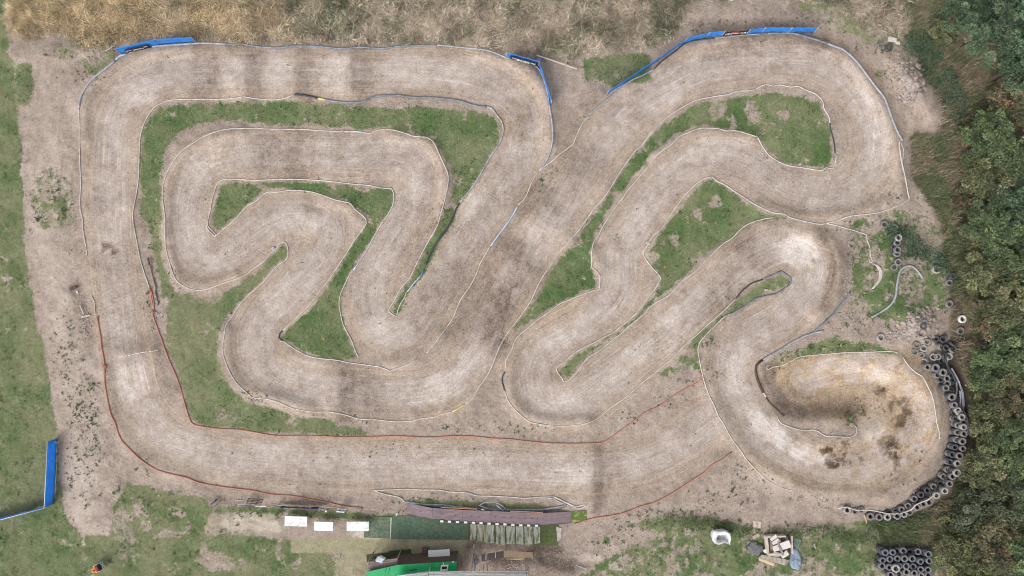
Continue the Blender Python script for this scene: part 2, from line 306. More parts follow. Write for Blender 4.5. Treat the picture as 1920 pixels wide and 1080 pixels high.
# damp or freshly dug earth, plus slope shade painted in on jumps, berms, bowl
for pts, wd, t in (([(1090,300),(1040,360),(1000,380)],40,.20),([(960,470),(930,560),(880,620)],34,.24),([(1000,520),(960,580),(940,640)],30,.20),([(352,105),(410,105)],1,0),([(380,98),(380,178)],27,.22),([(478,98),(478,178)],17,.16),([(570,98),(570,178)],17,.15),([(679,98),(679,178)],22,.19),
  ([(500,255),(500,328)],20,.16),([(550,255),(550,328)],22,.22),([(585,260),(580,325)],14,.12),([(652,700),(650,772)],17,.26),([(695,712),(705,770)],26,.20),([(790,600),(830,560),(860,520)],34,.20),([(1123,835),(1121,962)],9,.24),([(1136,850),(1134,930)],10,.12),([(1540,82),(1500,78),(1420,82),(1330,98)],17,.24),([(1590,110),(1540,85)],20,.12),
  ([(970,200),(985,220),(970,250)],18,.18),([(790,430),(800,380),(805,330)],16,.12),([(640,460),(600,470)],12,.04),([(1360,460),(1420,430),(1470,430)],18,.16),([(1535,435),(1557,470),(1560,520),(1545,580)],9,.26),([(1580,470),(1580,560)],18,.08),([(1400,485),(1370,560),(1340,570)],26,.16),
  ([(1040,710),(1050,720)],16,.14),([(200,648),(290,640)],16,.14),([(180,497),(262,500)],8,.10),([(170,378),(250,380)],8,.08),([(880,440),(900,470)],28,.14),([(1000,1045),(1060,1060),(1000,1075),(930,1065)],26,.26),([(880,1020),(960,1026),(1050,1028)],8,.26),
  ([(1480,745),(1560,752),(1620,790)],24,.16),([(1440,692),(1446,730),(1472,768),(1500,775)],13,.22),([(590,780),(680,780)],8,.06),([(395,940),(520,950),(640,955)],8,.12),([(145,540),(152,580),(168,640)],12,.22),([(1788,680),(1800,720),(1808,760),(1812,820),(1806,850)],9,.75),([(1760,640),(1780,655),(1795,680)],10,.6),([(100,95),(160,85),(215,100),(150,130)],14,.20),([(70,175),(75,240),(60,300)],10,.12),([(1400,60),(1300,45),(1500,48)],10,.10),([(1125,175),(1090,215),(1055,270)],18,.12),([(255,405),(272,440)],10,.14),([(1655,410),(1700,560)],6,.10),([(880,1030),(860,1075)],14,.2),([(1440,690),(1430,720)],8,.1)):
    add(tone, stroke(pts, wd, 7), -t * (.72 if t < .4 else 1))
for u, v, a, b, an in ((1692,775,26,36,0),(1573,845,32,38,0),(1605,858,20,11,20),(1664,832,22,22,0),(1670,850,12,18,0),(1640,720,8,26,-40),(1655,728,8,5,0),(1630,710,6,6,0),(1560,868,20,10,0),(205,465,16,12,30),(1545,840,20,12,0),(1680,860,8,20,20)):
    m = blob(u, v, a, b, an, 12) * sst(.42, .55, fbm(UU, VV, 16, 61, 4, .7)); tone -= m * .33; warm += m * .6
# yellow clay
for u, v, a, b, an, t in ((1560,695,120,34,0,1.0),(1700,710,60,50,30,.9),(1500,710,50,40,0,.8),(1710,790,50,70,0,.6),(1600,760,110,40,0,.5),(1600,870,120,50,0,.35),(1630,150,30,30,30,.3),(960,220,30,60,0,.35),(985,170,30,30,0,.25),(940,600,40,60,30,.25),(820,760,50,20,0,.2),(420,300,40,20,-40,.2),(440,520,60,14,-15,.25),(600,110,120,12,0,.15),(1040,600,60,30,-30,.2),(660,600,14,60,0,.25),(1230,660,80,16,-40,.25),(1380,110,100,24,0,.2),(1430,250,60,20,0,.15),(1470,880,90,20,10,.2),(1050,560,40,30,0,.1)):
    add(warm, blob(u, v, a, b, an), t)
# mossy matting strips and worn soil by the stand
m = poly_mask([(545,1008),(735,1010),(735,1036),(545,1036)], 2, 2); moss = np.maximum(moss, m * .8); grass *= 1 - m * .8
m = poly_mask([(735,1012),(875,1012),(870,1040),(735,1046)], 2, 3); moss = np.maximum(moss, m * .6); grass *= 1 - m * .8
m = poly_mask([(388,968),(540,962),(545,1002),(388,1002)], 4, 6); moss = np.maximum(moss, m * .25); grass *= 1 - m * .75
m = poly_mask([(870,1010),(1070,1012),(1110,1040),(1060,1100),(860,1100)], 6, 6); grass *= 1 - m * .9
m = poly_mask([(640,1036),(690,1036),(690,1090),(620,1090)], 4, 6); moss = np.maximum(moss, m * .6); grass *= 1 - m * .7
# ground below the hedge and the long grass is dark litter
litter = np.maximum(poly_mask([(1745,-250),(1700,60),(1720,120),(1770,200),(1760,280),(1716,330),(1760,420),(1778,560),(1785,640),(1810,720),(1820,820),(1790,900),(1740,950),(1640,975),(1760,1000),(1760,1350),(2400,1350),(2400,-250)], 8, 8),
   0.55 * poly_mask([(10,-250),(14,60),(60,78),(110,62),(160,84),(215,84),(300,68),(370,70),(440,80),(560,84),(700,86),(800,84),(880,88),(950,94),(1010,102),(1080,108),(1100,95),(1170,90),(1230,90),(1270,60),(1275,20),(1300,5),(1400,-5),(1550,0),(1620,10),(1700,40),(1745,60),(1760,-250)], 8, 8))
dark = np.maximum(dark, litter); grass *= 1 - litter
tone += (fbm(UU, VV, 34, 71, 4) - .5) * .22 + (fbm(UU, VV, 9, 75, 3) - .5) * .12
# ---- the sheet itself: dense grid plus ever wider rows out to the horizon
ring = [30, 80, 180, 400, 900, 2200, 6000, 16000, 26000]
ux = np.concatenate([[U0 - r for r in ring[::-1]], uu, [U1 + r for r in ring]]); vx = np.concatenate([[V0 - r for r in ring[::-1]], vv, [V1 + r for r in ring]])
R = len(ring)
def ext(a, far=None):
    p = np.pad(a, R, mode='edge')
    if far is not None: q = np.full_like(p, far); q[R:-R, R:-R] = a; return q
    return p
EU, EV = np.meshgrid(ux, vx); EZ = np.pad(Z, R)
k = S * (1 - EZ / H)
verts = np.stack([(EU - 960) * k, (540 - EV) * k, EZ], -1).reshape(-1, 3)
ny, nx = EU.shape; I = np.arange(ny * nx).reshape(ny, nx)
quads = np.stack([I[1:, :-1], I[1:, 1:], I[:-1, 1:], I[:-1, :-1]], -1).reshape(-1, 4)
ground = mesh_np("ground", verts, quads, smooth=True); tag(ground, kind="structure")
def gattr(name, chans, far):
    a = ground.data.attributes.new(name, 'FLOAT_COLOR', 'POINT')
    d = np.ones((ny * nx, 4), np.float32)
    for i, c in enumerate(chans): d[:, i] = ext(np.clip(c, -2, 4).astype(np.float32), far[i]).ravel()
    a.data.foreach_set("color", d.ravel())
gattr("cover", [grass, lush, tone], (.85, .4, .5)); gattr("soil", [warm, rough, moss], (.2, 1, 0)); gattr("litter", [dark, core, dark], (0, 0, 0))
a = ground.data.attributes.new("flow", 'FLOAT_VECTOR', 'POINT')
a.data.foreach_set("vector", np.stack([ext(flow_s * S), ext(np.clip(flow_d, -80, 80) * S), ext(flow_s * 0)], -1).astype(np.float32).ravel())
def ground_material():
    m, t, b = newmat("earth_and_turf"); N = t.nodes.new; L = t.links.new
    def att(n):
        a = N("ShaderNodeAttribute"); a.attribute_name = n; s = N("ShaderNodeSeparateColor"); L(a.outputs["Color"], s.inputs[0]); return s.outputs
    def math_(op, x, y, cl=False):
        n = N("ShaderNodeMath"); n.operation = op; n.use_clamp = cl
        for i, q in enumerate((x, y)):
            if isinstance(q, (int, float)): n.inputs[i].default_value = q
            else: L(q, n.inputs[i])
        return n.outputs[0]
    def noise(scale, vec, det=4, ro=.6):
        n = N("ShaderNodeTexNoise"); n.inputs["Scale"].default_value = scale; n.inputs["Detail"].default_value = det; n.inputs["Roughness"].default_value = ro; L(vec, n.inputs["Vector"]); return n.outputs["Fac"]
    def ramp(f, stops):
        r = N("ShaderNodeValToRGB"); e = r.color_ramp.elements
        while len(e) < len(stops): e.new(0.5)
        for q, (p, c) in zip(e, stops): q.position = p; q.color = (*c, 1)
        L(f, r.inputs[0]); return r.outputs[0]
    def mix(f, x, y):
        n = N("ShaderNodeMix"); n.data_type = 'RGBA'; 
        L(f, n.inputs[0]); L(x, n.inputs[6]); L(y, n.inputs[7]); return n.outputs[2]
    def rgb(c):
        n = N("ShaderNodeRGB"); n.outputs[0].default_value = (*c, 1); return n.outputs[0]
    cov, soil, lit = att("cover"), att("soil"), att("litter")
    geo = N("ShaderNodeTexCoord").outputs["Object"]
    fl = N("ShaderNodeAttribute"); fl.attribute_name = "flow"
    mp = N("ShaderNodeMapping"); mp.inputs["Scale"].default_value = (0.30, 8.0, 1); L(fl.outputs["Vector"], mp.inputs[0])
    streak = noise(1.0, mp.outputs[0], 5, .65)
    mp2 = N("ShaderNodeMapping"); mp2.inputs["Scale"].default_value = (0.12, 2.6, 1); L(fl.outputs["Vector"], mp2.inputs[0])
    streak2 = noise(1.0, mp2.outputs[0], 4, .6)
    n1, n2, n3 = noise(1.6, geo, 6, .68), noise(5.5, geo, 5, .7), noise(0.5, geo, 4, .6)
    t1 = math_('MULTIPLY', math_('SUBTRACT', n1, .5), 0.44)
    t2 = math_('ADD', math_('MULTIPLY', math_('SUBTRACT', n2, .5), .62), math_('MULTIPLY', math_('SUBTRACT', noise(11.0, geo, 3, .7), .5), .38))
    st = math_('MULTIPLY', math_('ADD', math_('SUBTRACT', streak, .5), math_('SUBTRACT', streak2, .5)), math_('MULTIPLY', math_('SUBTRACT', 1.15, soil[1]), .36))
    mp3 = N("ShaderNodeMapping"); mp3.inputs["Scale"].default_value = (0.22, 5.0, 1); L(fl.outputs["Vector"], mp3.inputs[0])
    ln = N("ShaderNodeMapRange"); ln.interpolation_type = 'SMOOTHSTEP'; ln.inputs[1].default_value = .58; ln.inputs[2].default_value = .64; L(noise(1.0, mp3.outputs[0], 2, .5), ln.inputs[0])
    gate = N("ShaderNodeMapRange"); gate.inputs[1].default_value = .48; gate.inputs[2].default_value = .62; L(noise(.32, geo, 3), gate.inputs[0])
    lines = math_('MULTIPLY', math_('MULTIPLY', ln.outputs[0], gate.outputs[0]), math_('MULTIPLY', math_('SUBTRACT', 1.05, soil[1]), .16))
    tn = math_('ADD', math_('ADD', math_('ADD', cov[2], t1), math_('ADD', t2, st)), lines)
    # small dark specks: stones, roots, droppings of turf
    vo = N("ShaderNodeTexVoronoi"); vo.inputs["Scale"].default_value = 2.3; L(geo, vo.inputs["Vector"])
    speck = math_('MULTIPLY', math_('LESS_THAN', vo.outputs["Distance"], math_('MULTIPLY', n2, .26)), math_('GREATER_THAN', noise(.7, geo, 3), .5))
    nc = noise(.85, geo, 9, .72); cm = N("ShaderNodeMapRange"); cm.interpolation_type = 'SMOOTHSTEP'; cm.inputs[1].default_value = .66; cm.inputs[2].default_value = .76
    L(math_('ADD', nc, math_('MULTIPLY', lit[1], .24)), cm.inputs[0]); crust = math_('MULTIPLY', cm.outputs[0], lit[1])
    tn = math_('ADD', tn, math_('SUBTRACT', math_('MULTIPLY', crust, .09), math_('MULTIPLY', lit[1], .03)))
    nk = noise(1.5, geo, 5, .65); ck = N("ShaderNodeMapRange"); ck.inputs[1].default_value = 0.0; ck.inputs[2].default_value = .022; ck.inputs[3].default_value = 1.0; ck.inputs[4].default_value = 0.0
    L(math_('ABSOLUTE', math_('SUBTRACT', nk, .5), 0), ck.inputs[0]); crack = math_('MULTIPLY', ck.outputs[0], math_('GREATER_THAN', noise(1.1, geo, 3), .5))
    tn = math_('SUBTRACT', tn, math_('MULTIPLY', crack, .09))
    tn = math_('SUBTRACT', tn, math_('MULTIPLY', speck, .24), True)
    earth = ramp(tn, [(0.0, (.062, .047, .039)), (.22, (.145, .113, .096)), (.45, (.248, .204, .179)), (.66, (.335, .286, .258)), (.86, (.435, .388, .362)), (1.0, (.535, .49, .47))])
    yel = ramp(tn, [(0.0, (.065, .044, .028)), (.25, (.145, .107, .075)), (.48, (.268, .198, .135)), (.8, (.45, .352, .248)), (1.0, (.53, .475, .40))])
    wf = math_('MULTIPLY', soil[0], math_('ADD', n3, .45), True)
    wf = math_('MULTIPLY', wf, math_('SUBTRACT', 1.0, math_('MULTIPLY', crust, .75)), True)
    earth = mix(wf, earth, yel)
    gn = math_('ADD', math_('MULTIPLY', n2, .5), math_('MULTIPLY', n1, .5))
    gd = ramp(gn, [(.25, (.09, .10, .05)), (.45, (.155, .158, .088)), (.6, (.215, .208, .13)), (.8, (.30, .275, .20))])
    gl = ramp(gn, [(.28, (.026, .046, .018)), (.45, (.052, .094, .032)), (.58, (.088, .135, .050)), (.75, (.17, .19, .105))])
    gcol = mix(math_('ADD', math_('ADD', cov[1], math_('MULTIPLY', math_('SUBTRACT', n3, .5), .9)), math_('MULTIPLY', math_('SUBTRACT', n1, .5), 1.9), True), gd, gl)
    gm = math_('ADD', cov[0], math_('MULTIPLY', math_('SUBTRACT', gn, .5), -1.7))
    mr = N("ShaderNodeMapRange"); mr.interpolation_type = 'SMOOTHSTEP'; mr.inputs[1].default_value = .20; mr.inputs[2].default_value = .66; L(gm, mr.inputs[0])
    col = mix(mr.outputs[0], earth, gcol)
    col = mix(soil[2], col, ramp(gn, [(.3, (.13, .125, .07)), (.5, (.24, .23, .135)), (.75, (.34, .32, .22))]))
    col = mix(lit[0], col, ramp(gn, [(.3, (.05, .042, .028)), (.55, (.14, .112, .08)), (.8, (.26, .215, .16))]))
    L(col, b.inputs["Base Color"]); b.inputs["Roughness"].default_value = .95; b.inputs["Specular IOR Level"].default_value = .1
    bp = N("ShaderNodeBump"); bp.inputs["Strength"].default_value = .55; bp.inputs["Distance"].default_value = .05
    L(math_('ADD', math_('ADD', n2, n1), math_('MULTIPLY', streak, .5)), bp.inputs["Height"]); L(bp.outputs[0], b.inputs["Normal"])
    return m
ground.data.materials.append(ground_material())
# ================================================================ VEGETATION
def at_mask(arr, u, v):
    j = np.clip(((u - U0) / G).astype(int), 0, NU - 1); i = np.clip(((v - V0) / G).astype(int), 0, NV - 1); return arr[i, j]
def blade_arrays(base, az, ln, lean, wd, col, droop=0.35):
    n = len(base); d = np.stack([np.cos(az), np.sin(az), np.zeros(n)], -1); sd = np.stack([-np.sin(az), np.cos(az), np.zeros(n)], -1)
    up = np.array([0, 0, 1.0]); s_, c_ = np.sin(lean)[:, None], np.cos(lean)[:, None]; ln_, w_ = ln[:, None], wd[:, None]
    mid = base + ln_ * .5 * (d * s_ * .8 + up * (c_ * .5 + .5) * .9)
    tip = base + ln_ * (d * (s_ + droop * .3) + up * np.clip(c_ * .75 + .12 - droop * s_ * .3, .02, 1))
    v = np.stack([base - sd * w_ * .35, base + sd * w_ * .35, mid - sd * w_ * .5, mid + sd * w_ * .5, tip], 1)
    o = np.arange(n)[:, None] * 5
    q = o + np.array([0, 1, 3, 2]); t = o + np.array([2, 3, 4])
    c = np.repeat(col[:, None, :], 5, 1);
    return v.reshape(-1, 3), q, t, c.reshape(-1, 3)
def blades(name, u, v, az, ln, lean, wd, col, droop=.35, h=0.0):
    V, q, t, c = blade_arrays(PA(u, v, h), az, ln, lean, wd, col, droop)
    return mesh_np(name, V, q, t, BLADE, c)
def scatter(n, box_, dens):
    u = RNG.uniform(box_[0], box_[2], n); v = RNG.uniform(box_[1], box_[3], n)
    k = RNG.random(n) < dens(u, v); return u[k], v[k]
def pal(n, cols, w, jit=.22):
    c = np.array(cols)[RNG.choice(len(cols), n, p=np.array(w) / sum(w))]
    return c * (1 + RNG.normal(0, jit, (n, 1))).clip(.4, 1.8)
# ---- short turf of the lawn and the infields
u, v = scatter(520000, (-120, -100, 2040, 1180), lambda a, b: at_mask(grass, a, b) * .8)
u = np.repeat(u, 2) + RNG.normal(0, 1.0, len(u) * 2); v = np.repeat(v, 2) + RNG.normal(0, 1.0, len(v) * 2); n = len(u)
lu = at_mask(lush, u, v) + (fbm(u, v, 15, 3, 3, .7) - .5) * 2.0 + RNG.normal(0, .12, n)
c = np.where((lu > .52)[:, None], pal(n, [(.050,.098,.034),(.07,.122,.045),(.11,.15,.072)], [3, 3, 1.6]), pal(n, [(.165,.18,.095),(.23,.225,.14),(.32,.295,.21),(.13,.16,.075)], [3, 2.4, 1.2, 2]))
o = blades("grass", u, v, RNG.uniform(0, 6.28, n), RNG.uniform(.05, .13, n), RNG.uniform(.5, 1.3, n), RNG.uniform(.012, .03, n), c)
tag(o, "short patchy turf covering the lawn and the infields between the dirt lanes", "grass", kind="stuff")
u, v = scatter(26000, (-120, -100, 2040, 1180), lambda a, b: at_mask(grass, a, b) * sst(.5, .68, fbm(a, b, 16, 121, 3, .7)) * (at_mask(lush, a, b) > .3)); per = 7
u = np.repeat(u, per); v = np.repeat(v, per); n = len(u); c = pal(n, [(.036,.07,.026),(.055,.095,.035),(.10,.13,.06)], [3, 2, 1])
o = blades("clover", u + RNG.normal(0, 1.6, n), v + RNG.normal(0, 1.6, n), RNG.uniform(0, 6.28, n), RNG.uniform(.08, .2, n), RNG.uniform(.7, 1.4, n), RNG.uniform(.02, .05, n), c)
tag(o, "darker green clover and tussocks scattered through the turf", "clover", kind="stuff")
# ---- low weeds pushing through the bare earth
def weeds_at(spec):
    U_, V_ = [], []
    for (cu, cv, ru, rv, k) in spec:
        U_.append(cu + RNG.normal(0, ru * .6, k)); V_.append(cv + RNG.normal(0, rv * .6, k))
    return np.concatenate(U_), np.concatenate(V_)
spec = [(95,355,30,35,75),(75,410,14,14,36),(120,395,14,20,24),(130,620,14,50,70),(150,760,26,80,200),(170,830,30,40,110),(150,900,30,60,90),(120,690,20,60,70),(175,770,14,60,60),(220,925,30,14,36),(170,140,25,16,46),(110,100,30,15,30),
 (730,850,120,14,46),(620,855,30,50,40),(560,905,50,12,30),(780,835,60,8,26),(900,850,60,20,22),(1000,900,60,30,10),(1340,930,60,26,60),(1390,880,26,22,44),(1310,960,60,14,60),(1430,905,40,30,36),(1530,930,40,16,40),(1680,900,40,20,30),(1720,850,22,22,30),(1560,945,40,12,30),
 (1620,470,40,60,120),(1720,500,50,40,160),(1690,590,40,30,80),(1620,610,40,30,60),(1600,430,30,15,50),(1520,662,60,8,90),(1600,650,40,8,60),(1465,690,14,10,26),(1620,770,26,20,50),(1590,780,12,10,30),(1040,330,8,20,22),(1012,345,6,14,24),(830,400,12,20,60),(815,420,20,20,40),
 (1200,650,60,30,30),(1330,640,20,14,50),(1340,700,20,16,34),(1300,715,40,8,26),(1170,780,40,20,26),(1260,750,60,20,26),(1000,800,30,10,24),(960,800,40,16,20),(560,775,60,8,40),(680,785,40,10,36),(860,800,60,16,22),(1660,365,40,14,36),(1560,395,60,8,30),(1670,140,20,30,44),(1640,80,40,20,60),(1500,45,70,20,50),(1400,55,60,18,36),(1310,50,40,18,20),
 (290,420,12,40,40),(285,560,12,30,30),(470,740,20,8,20),(1130,440,10,30,20),(1160,440,10,10,14),(1240,1040,80,30,140),(1400,1040,90,30,160),(1560,1040,80,30,150),(1480,1000,160,14,160),(1330,985,70,12,120),(1690,440,40,30,120),(1700,480,30,40,120),(1690,540,30,30,110),(1650,460,14,40,60),(1240,970,60,16,90),(1160,990,40,20,40),(300,960,60,40,60),(240,1020,60,40,50),(1090,125,30,20,30),(1130,1020,30,14,26),(1500,1030,60,30,60),(560,965,70,10,46),(470,958,60,8,40),(700,975,60,10,30),(810,935,70,6,40),(440,990,50,20,24),(560,500,60,60,26),(420,460,40,40,24),(650,420,30,30,20),(1240,350,60,60,20),(1430,240,60,20,14),(330,520,20,30,30),(1350,560,20,10,26),(1050,870,80,20,12),(1450,300,60,40,18),(260,860,60,30,22),(1710,420,40,14,30),(1710,560,30,20,40)]
cu, cv = weeds_at(spec)
xu, xv = scatter(2600, (60, 70, 1780, 1070), lambda a, b: sst(.5, .72, fbm(a, b, 40, 55, 4)) * (1 - at_mask(grass, a, b)) * .55); cu = np.concatenate([cu, xu]); cv = np.concatenate([cv, xv]); k = len(cu)
sz = RNG.gamma(2.6, .024, k).clip(.02, .22) * (1 - .4 * at_mask(lane, cu, cv)); per = 9
u = np.repeat(cu, per); v = np.repeat(cv, per); s = np.repeat(sz, per); n = len(u)
u = u + RNG.normal(0, 1.0, n) * s / .12; v = v + RNG.normal(0, 1.0, n) * s / .12
hue = np.repeat(pal(k, [(.062,.085,.045),(.09,.11,.058),(.075,.105,.045),(.13,.13,.085)], [4, 3, 3, 2], .15), per, 0) * (1 + RNG.normal(0, .15, (n, 1)))
o = blades("weeds", u, v, RNG.uniform(0, 6.28, n), s * RNG.uniform(.7, 1.3, n), RNG.uniform(.7, 1.4, n), s * RNG.uniform(.25, .45, n), hue.clip(.01, .3))
tag(o, "scattered low weeds growing through the bare earth", "weeds", kind="stuff")
# ---- tall dry meadow grass along the top edge
MEADOW = poly_mask([(12,-150),(14,60),(58,74),(110,58),(160,80),(214,82),(300,62),(366,68),(440,76),(560,78),(700,81),(800,80),(880,84),(950,92),(1010,98),(1080,106),(1095,95),(1170,88),(1230,88),(1268,60),(1274,20),(1300,4),(1400,-8),(1480,-10),(1560,12),(1620,45),(1690,66),(1740,78),(1760,-150)], 15, 12)
u, v = scatter(90000, (0, -105, 1770, 115), lambda a, b: at_mask(MEADOW, a, b) * .9)
per = 4; flowaz = fbm(u, v, 34, 81, 3) * 14 + 1.0
gold = sst(620, 250, u + (vn(u, v, 60, 2) - .5) * 300); grn = (sst(.46, .60, fbm(u, v, 40, 88, 4)) * .85 + .5 * sst(30, 0, v) * sst(.4, .55, fbm(u, v, 30, 85, 3))).clip(0, 1) * (1 - gold * .75); drk = sst(.46, .62, fbm(u, v, 30, 93, 3))
cg = pal(len(u), [(.50,.375,.22),(.42,.30,.16),(.60,.48,.31),(.27,.185,.105)], [4, 3, 2, 2]); cb = pal(len(u), [(.42,.345,.26),(.32,.255,.19),(.54,.47,.365),(.19,.15,.11)], [3, 3, 2.4, 2]); cn = pal(len(u), [(.085,.105,.06),(.14,.15,.085)], [1, 1])
c = cb * (1 - gold[:, None]) + cg * gold[:, None]; c = np.where((RNG.random(len(u)) < grn * .75)[:, None], cn, c); c = c * (1.06 - .38 * drk[:, None]); c = c + (1 - at_mask(MEADOW, u, v))[:, None] * np.array([.10, .09, .07])
u, v, flowaz, c = np.repeat(u, per), np.repeat(v, per), np.repeat(flowaz, per), np.repeat(c, per, 0); n = len(u)
o = blades("dry_grass", u + RNG.normal(0, 2, n), v + RNG.normal(0, 2, n), flowaz + RNG.normal(0, .95, n), RNG.gamma(4, .105, n).clip(.12, 1.0) * (.35 + .65 * at_mask(MEADOW, u, v)), RNG.uniform(.9, 1.5, n), RNG.uniform(.010, .034, n), c * (1 + RNG.normal(0, .2, (n, 1))).clip(.5, 1.6))
tag(o, "tall bleached meadow grass lying in swathes beyond the top straight", "grass", kind="stuff")
# ---- rank growth between the bare earth and the trees: brown stalks and green stems
RANK = poly_mask([(1752,-120),(1700,60),(1718,110),(1752,160),(1770,215),(1752,260),(1706,258),(1712,330),(1730,370),(1762,415),(1782,520),(1786,640),(1812,700),(1826,800),(1812,880),(1775,935),(1700,968),(1640,975),(1648,1008),(1762,1018),(1780,1100),(1790,1190),(2040,1190),(2040,-120)], 8, 10)
u, v = scatter(90000, (1640, -110, 2040, 1188), lambda a, b: at_mask(RANK, a, b) * .95 * (np.hypot(a - 1803, (b - 610) * .6) > 20) * (np.hypot(a - 1803, b - 637) > 8) * (np.hypot(a - 1781, b - 569) > 9))
per = 4; brown = sst(.48, .66, fbm(u, v, 34, 101, 4) + .1 * (np.abs(u - 1815) < 50)) 
c = np.where((RNG.random(len(u)) < brown)[:, None], pal(len(u), [(.20,.165,.115),(.15,.12,.08),(.27,.225,.16),(.11,.095,.06)], [3, 3, 1.5, 2]), pal(len(u), [(.08,.098,.05),(.11,.12,.062),(.145,.145,.08),(.055,.075,.038)], [3, 3, 2, 2]))
u, v, c = np.repeat(u, per), np.repeat(v, per), np.repeat(c, per, 0); n = len(u)
az = np.arctan2(540 - v, u - 960) + RNG.normal(0, .9, n)
o = blades("undergrowth", u + RNG.normal(0, 2.5, n), v + RNG.normal(0, 2.5, n), az, RNG.uniform(.25, .9, n), RNG.uniform(.3, 1.2, n), RNG.uniform(.015, .04, n), c * (1 + RNG.normal(0, .25, (n, 1))).clip(.4, 1.7))
tag(o, "rank brown and green undergrowth in front of the hedge trees", "undergrowth", kind="stuff")
# ---- leafy nettle beds
def leaf_bed(name, polys, n, cols, wts, hmax, label, size=(.07, .16), sink=.5):
    M = np.zeros(UU.shape, np.float32)
    for p_ in polys: M = np.maximum(M, poly_mask(p_, 5, 9))
    allp = np.concatenate([np.array(p_) for p_ in polys]); a = allp.min(0) - 12; b = allp.max(0) + 12
    u, v = scatter(n, (a[0], a[1], b[0], b[1]), lambda x, y: at_mask(M, x, y) * sst(.2, .45, fbm(x, y, 22, 111, 3))); n = len(u)
    hump = hmax * at_mask(M, u, v) * (.35 + .65 * vn(u, v, 10, 12)); hh = hump * RNG.uniform(sink, 1, n)
    cc = pal(n, cols, wts, .2) * (.75 + .5 * vn(u, v, 16, 14)[:, None]); sz = RNG.uniform(*size, n)
    return tag(blades(name, u, v, RNG.uniform(0, 6.28, n), sz * 1.5, RNG.uniform(.9, 1.5, n), sz * .55, cc, .2, hh), label, "nettles", kind="stuff")
DG = [(.045,.078,.048),(.06,.098,.058),(.085,.125,.068),(.032,.055,.035)]
leaf_bed("nettles", [[(1705,60),(1740,66),(1790,130),(1815,190),(1805,235),(1775,220),(1755,165),(1715,115),(1690,80)],[(1660,420),(1700,425),(1740,460),(1775,470),(1780,520),(1740,495),(1690,470),(1665,440)]], 30000, DG, [3, 3, 2, 2], .9, "dark green nettles on the bank in front of the hedge")
leaf_bed("nettle_leaves", [[(1092,112),(1170,98),(1218,108),(1212,148),(1150,156),(1104,142)],[(34,122),(58,122),(64,165),(55,192),(34,190)]], 12000, DG, [3, 3, 3, 1], .5, "green nettle clumps beside the top corners of the track", (.05, .11))
leaf_bed("bramble_leaves", [[(1615,985),(1650,975),(1760,962),(1775,980),(1762,1022),(1650,1014),(1635,1000)],[(1440,985),(1520,982),(1590,1000),(1640,998),(1640,1018),(1560,1012),(1450,998)],[(1250,968),(1330,972),(1420,992),(1410,1002),(1330,996),(1250,985)]], 16000, [(.05,.085,.03),(.04,.06,.03),(.10,.11,.05),(.06,.075,.035)], [3, 2, 1.5, 2], .6, "brambles and weeds in a strip above the tyre block and pallets", (.05, .12))
# ---- docks and other single plants with broad leaves
def plant(u, v, r, label, col=(.09,.115,.05), nl=11, h=.25):
    base = np.repeat(PA(np.array([u]), np.array([v])), nl, 0); az = np.linspace(0, 6.28, nl, endpoint=False) + RNG.normal(0, .2, nl)
    V, q, t, c = blade_arrays(base, az, np.full(nl, r) * RNG.uniform(.75, 1.15, nl), RNG.uniform(.9, 1.25, nl), np.full(nl, r * .3), np.array([col]) * (1 + RNG.normal(0, .18, (nl, 1))), .4)
    o = mesh_np("leafy_plant", V, q, t, LEAF, c, origin=tuple(base[0]))
    return tag(o, label, "plant", "single leafy plants on the bare earth")
PALE = (.145,.16,.075)
for a in ((1618,487,.34,"pale star-shaped dock plant on bare earth near the coiled white pipe",PALE),(1668,487,.36,"dock plant beside the two lowest tyres of the tyre line",PALE),(1657,440,.42,"big yellow-green dock clump below the single tyre heading the tyre line",PALE),(1667,436,.38,"dock clump tucked against the two overlapping tyres of the tyre line",PALE),
  (1618,551,.32,"pale dock plant beneath the folded white pipe bundle",PALE),(1568,635,.36,"dock plant between the grey pipe ends and the sunken bend",PALE),(1540,655,.4,"broad dock plant on the grassy rim of the sunken bend, near its middle",PALE),(1575,651,.45,"largest yellow-green dock plant on the rim of the sunken bend",PALE),(1615,653,.36,"small dock plant on the rim beside the lone tyre",(.10,.12,.055)),
  (1520,650,.36,"dark dock plant on the rim of the sunken bend by the grey pipe",(.06,.085,.035)),(1592,787,.42,"ragged green plant beside the white pipe curl inside the sunken bend",(.07,.10,.045)),(1136,1014,.42,"bright green plant alone on bare soil right of the mossy slabs",(.07,.12,.04)),(1646,141,.4,"yellow-green plant on the rubble bank beside the top bend",PALE),(495,957,.3,"green dock plant below the sign rail",(.07,.10,.045)),(72,410,.34,"dark leafy plant alone on the bare bank by the lawn",(.045,.075,.03))):
    plant(a[0], a[1], a[2], a[3], a[4])
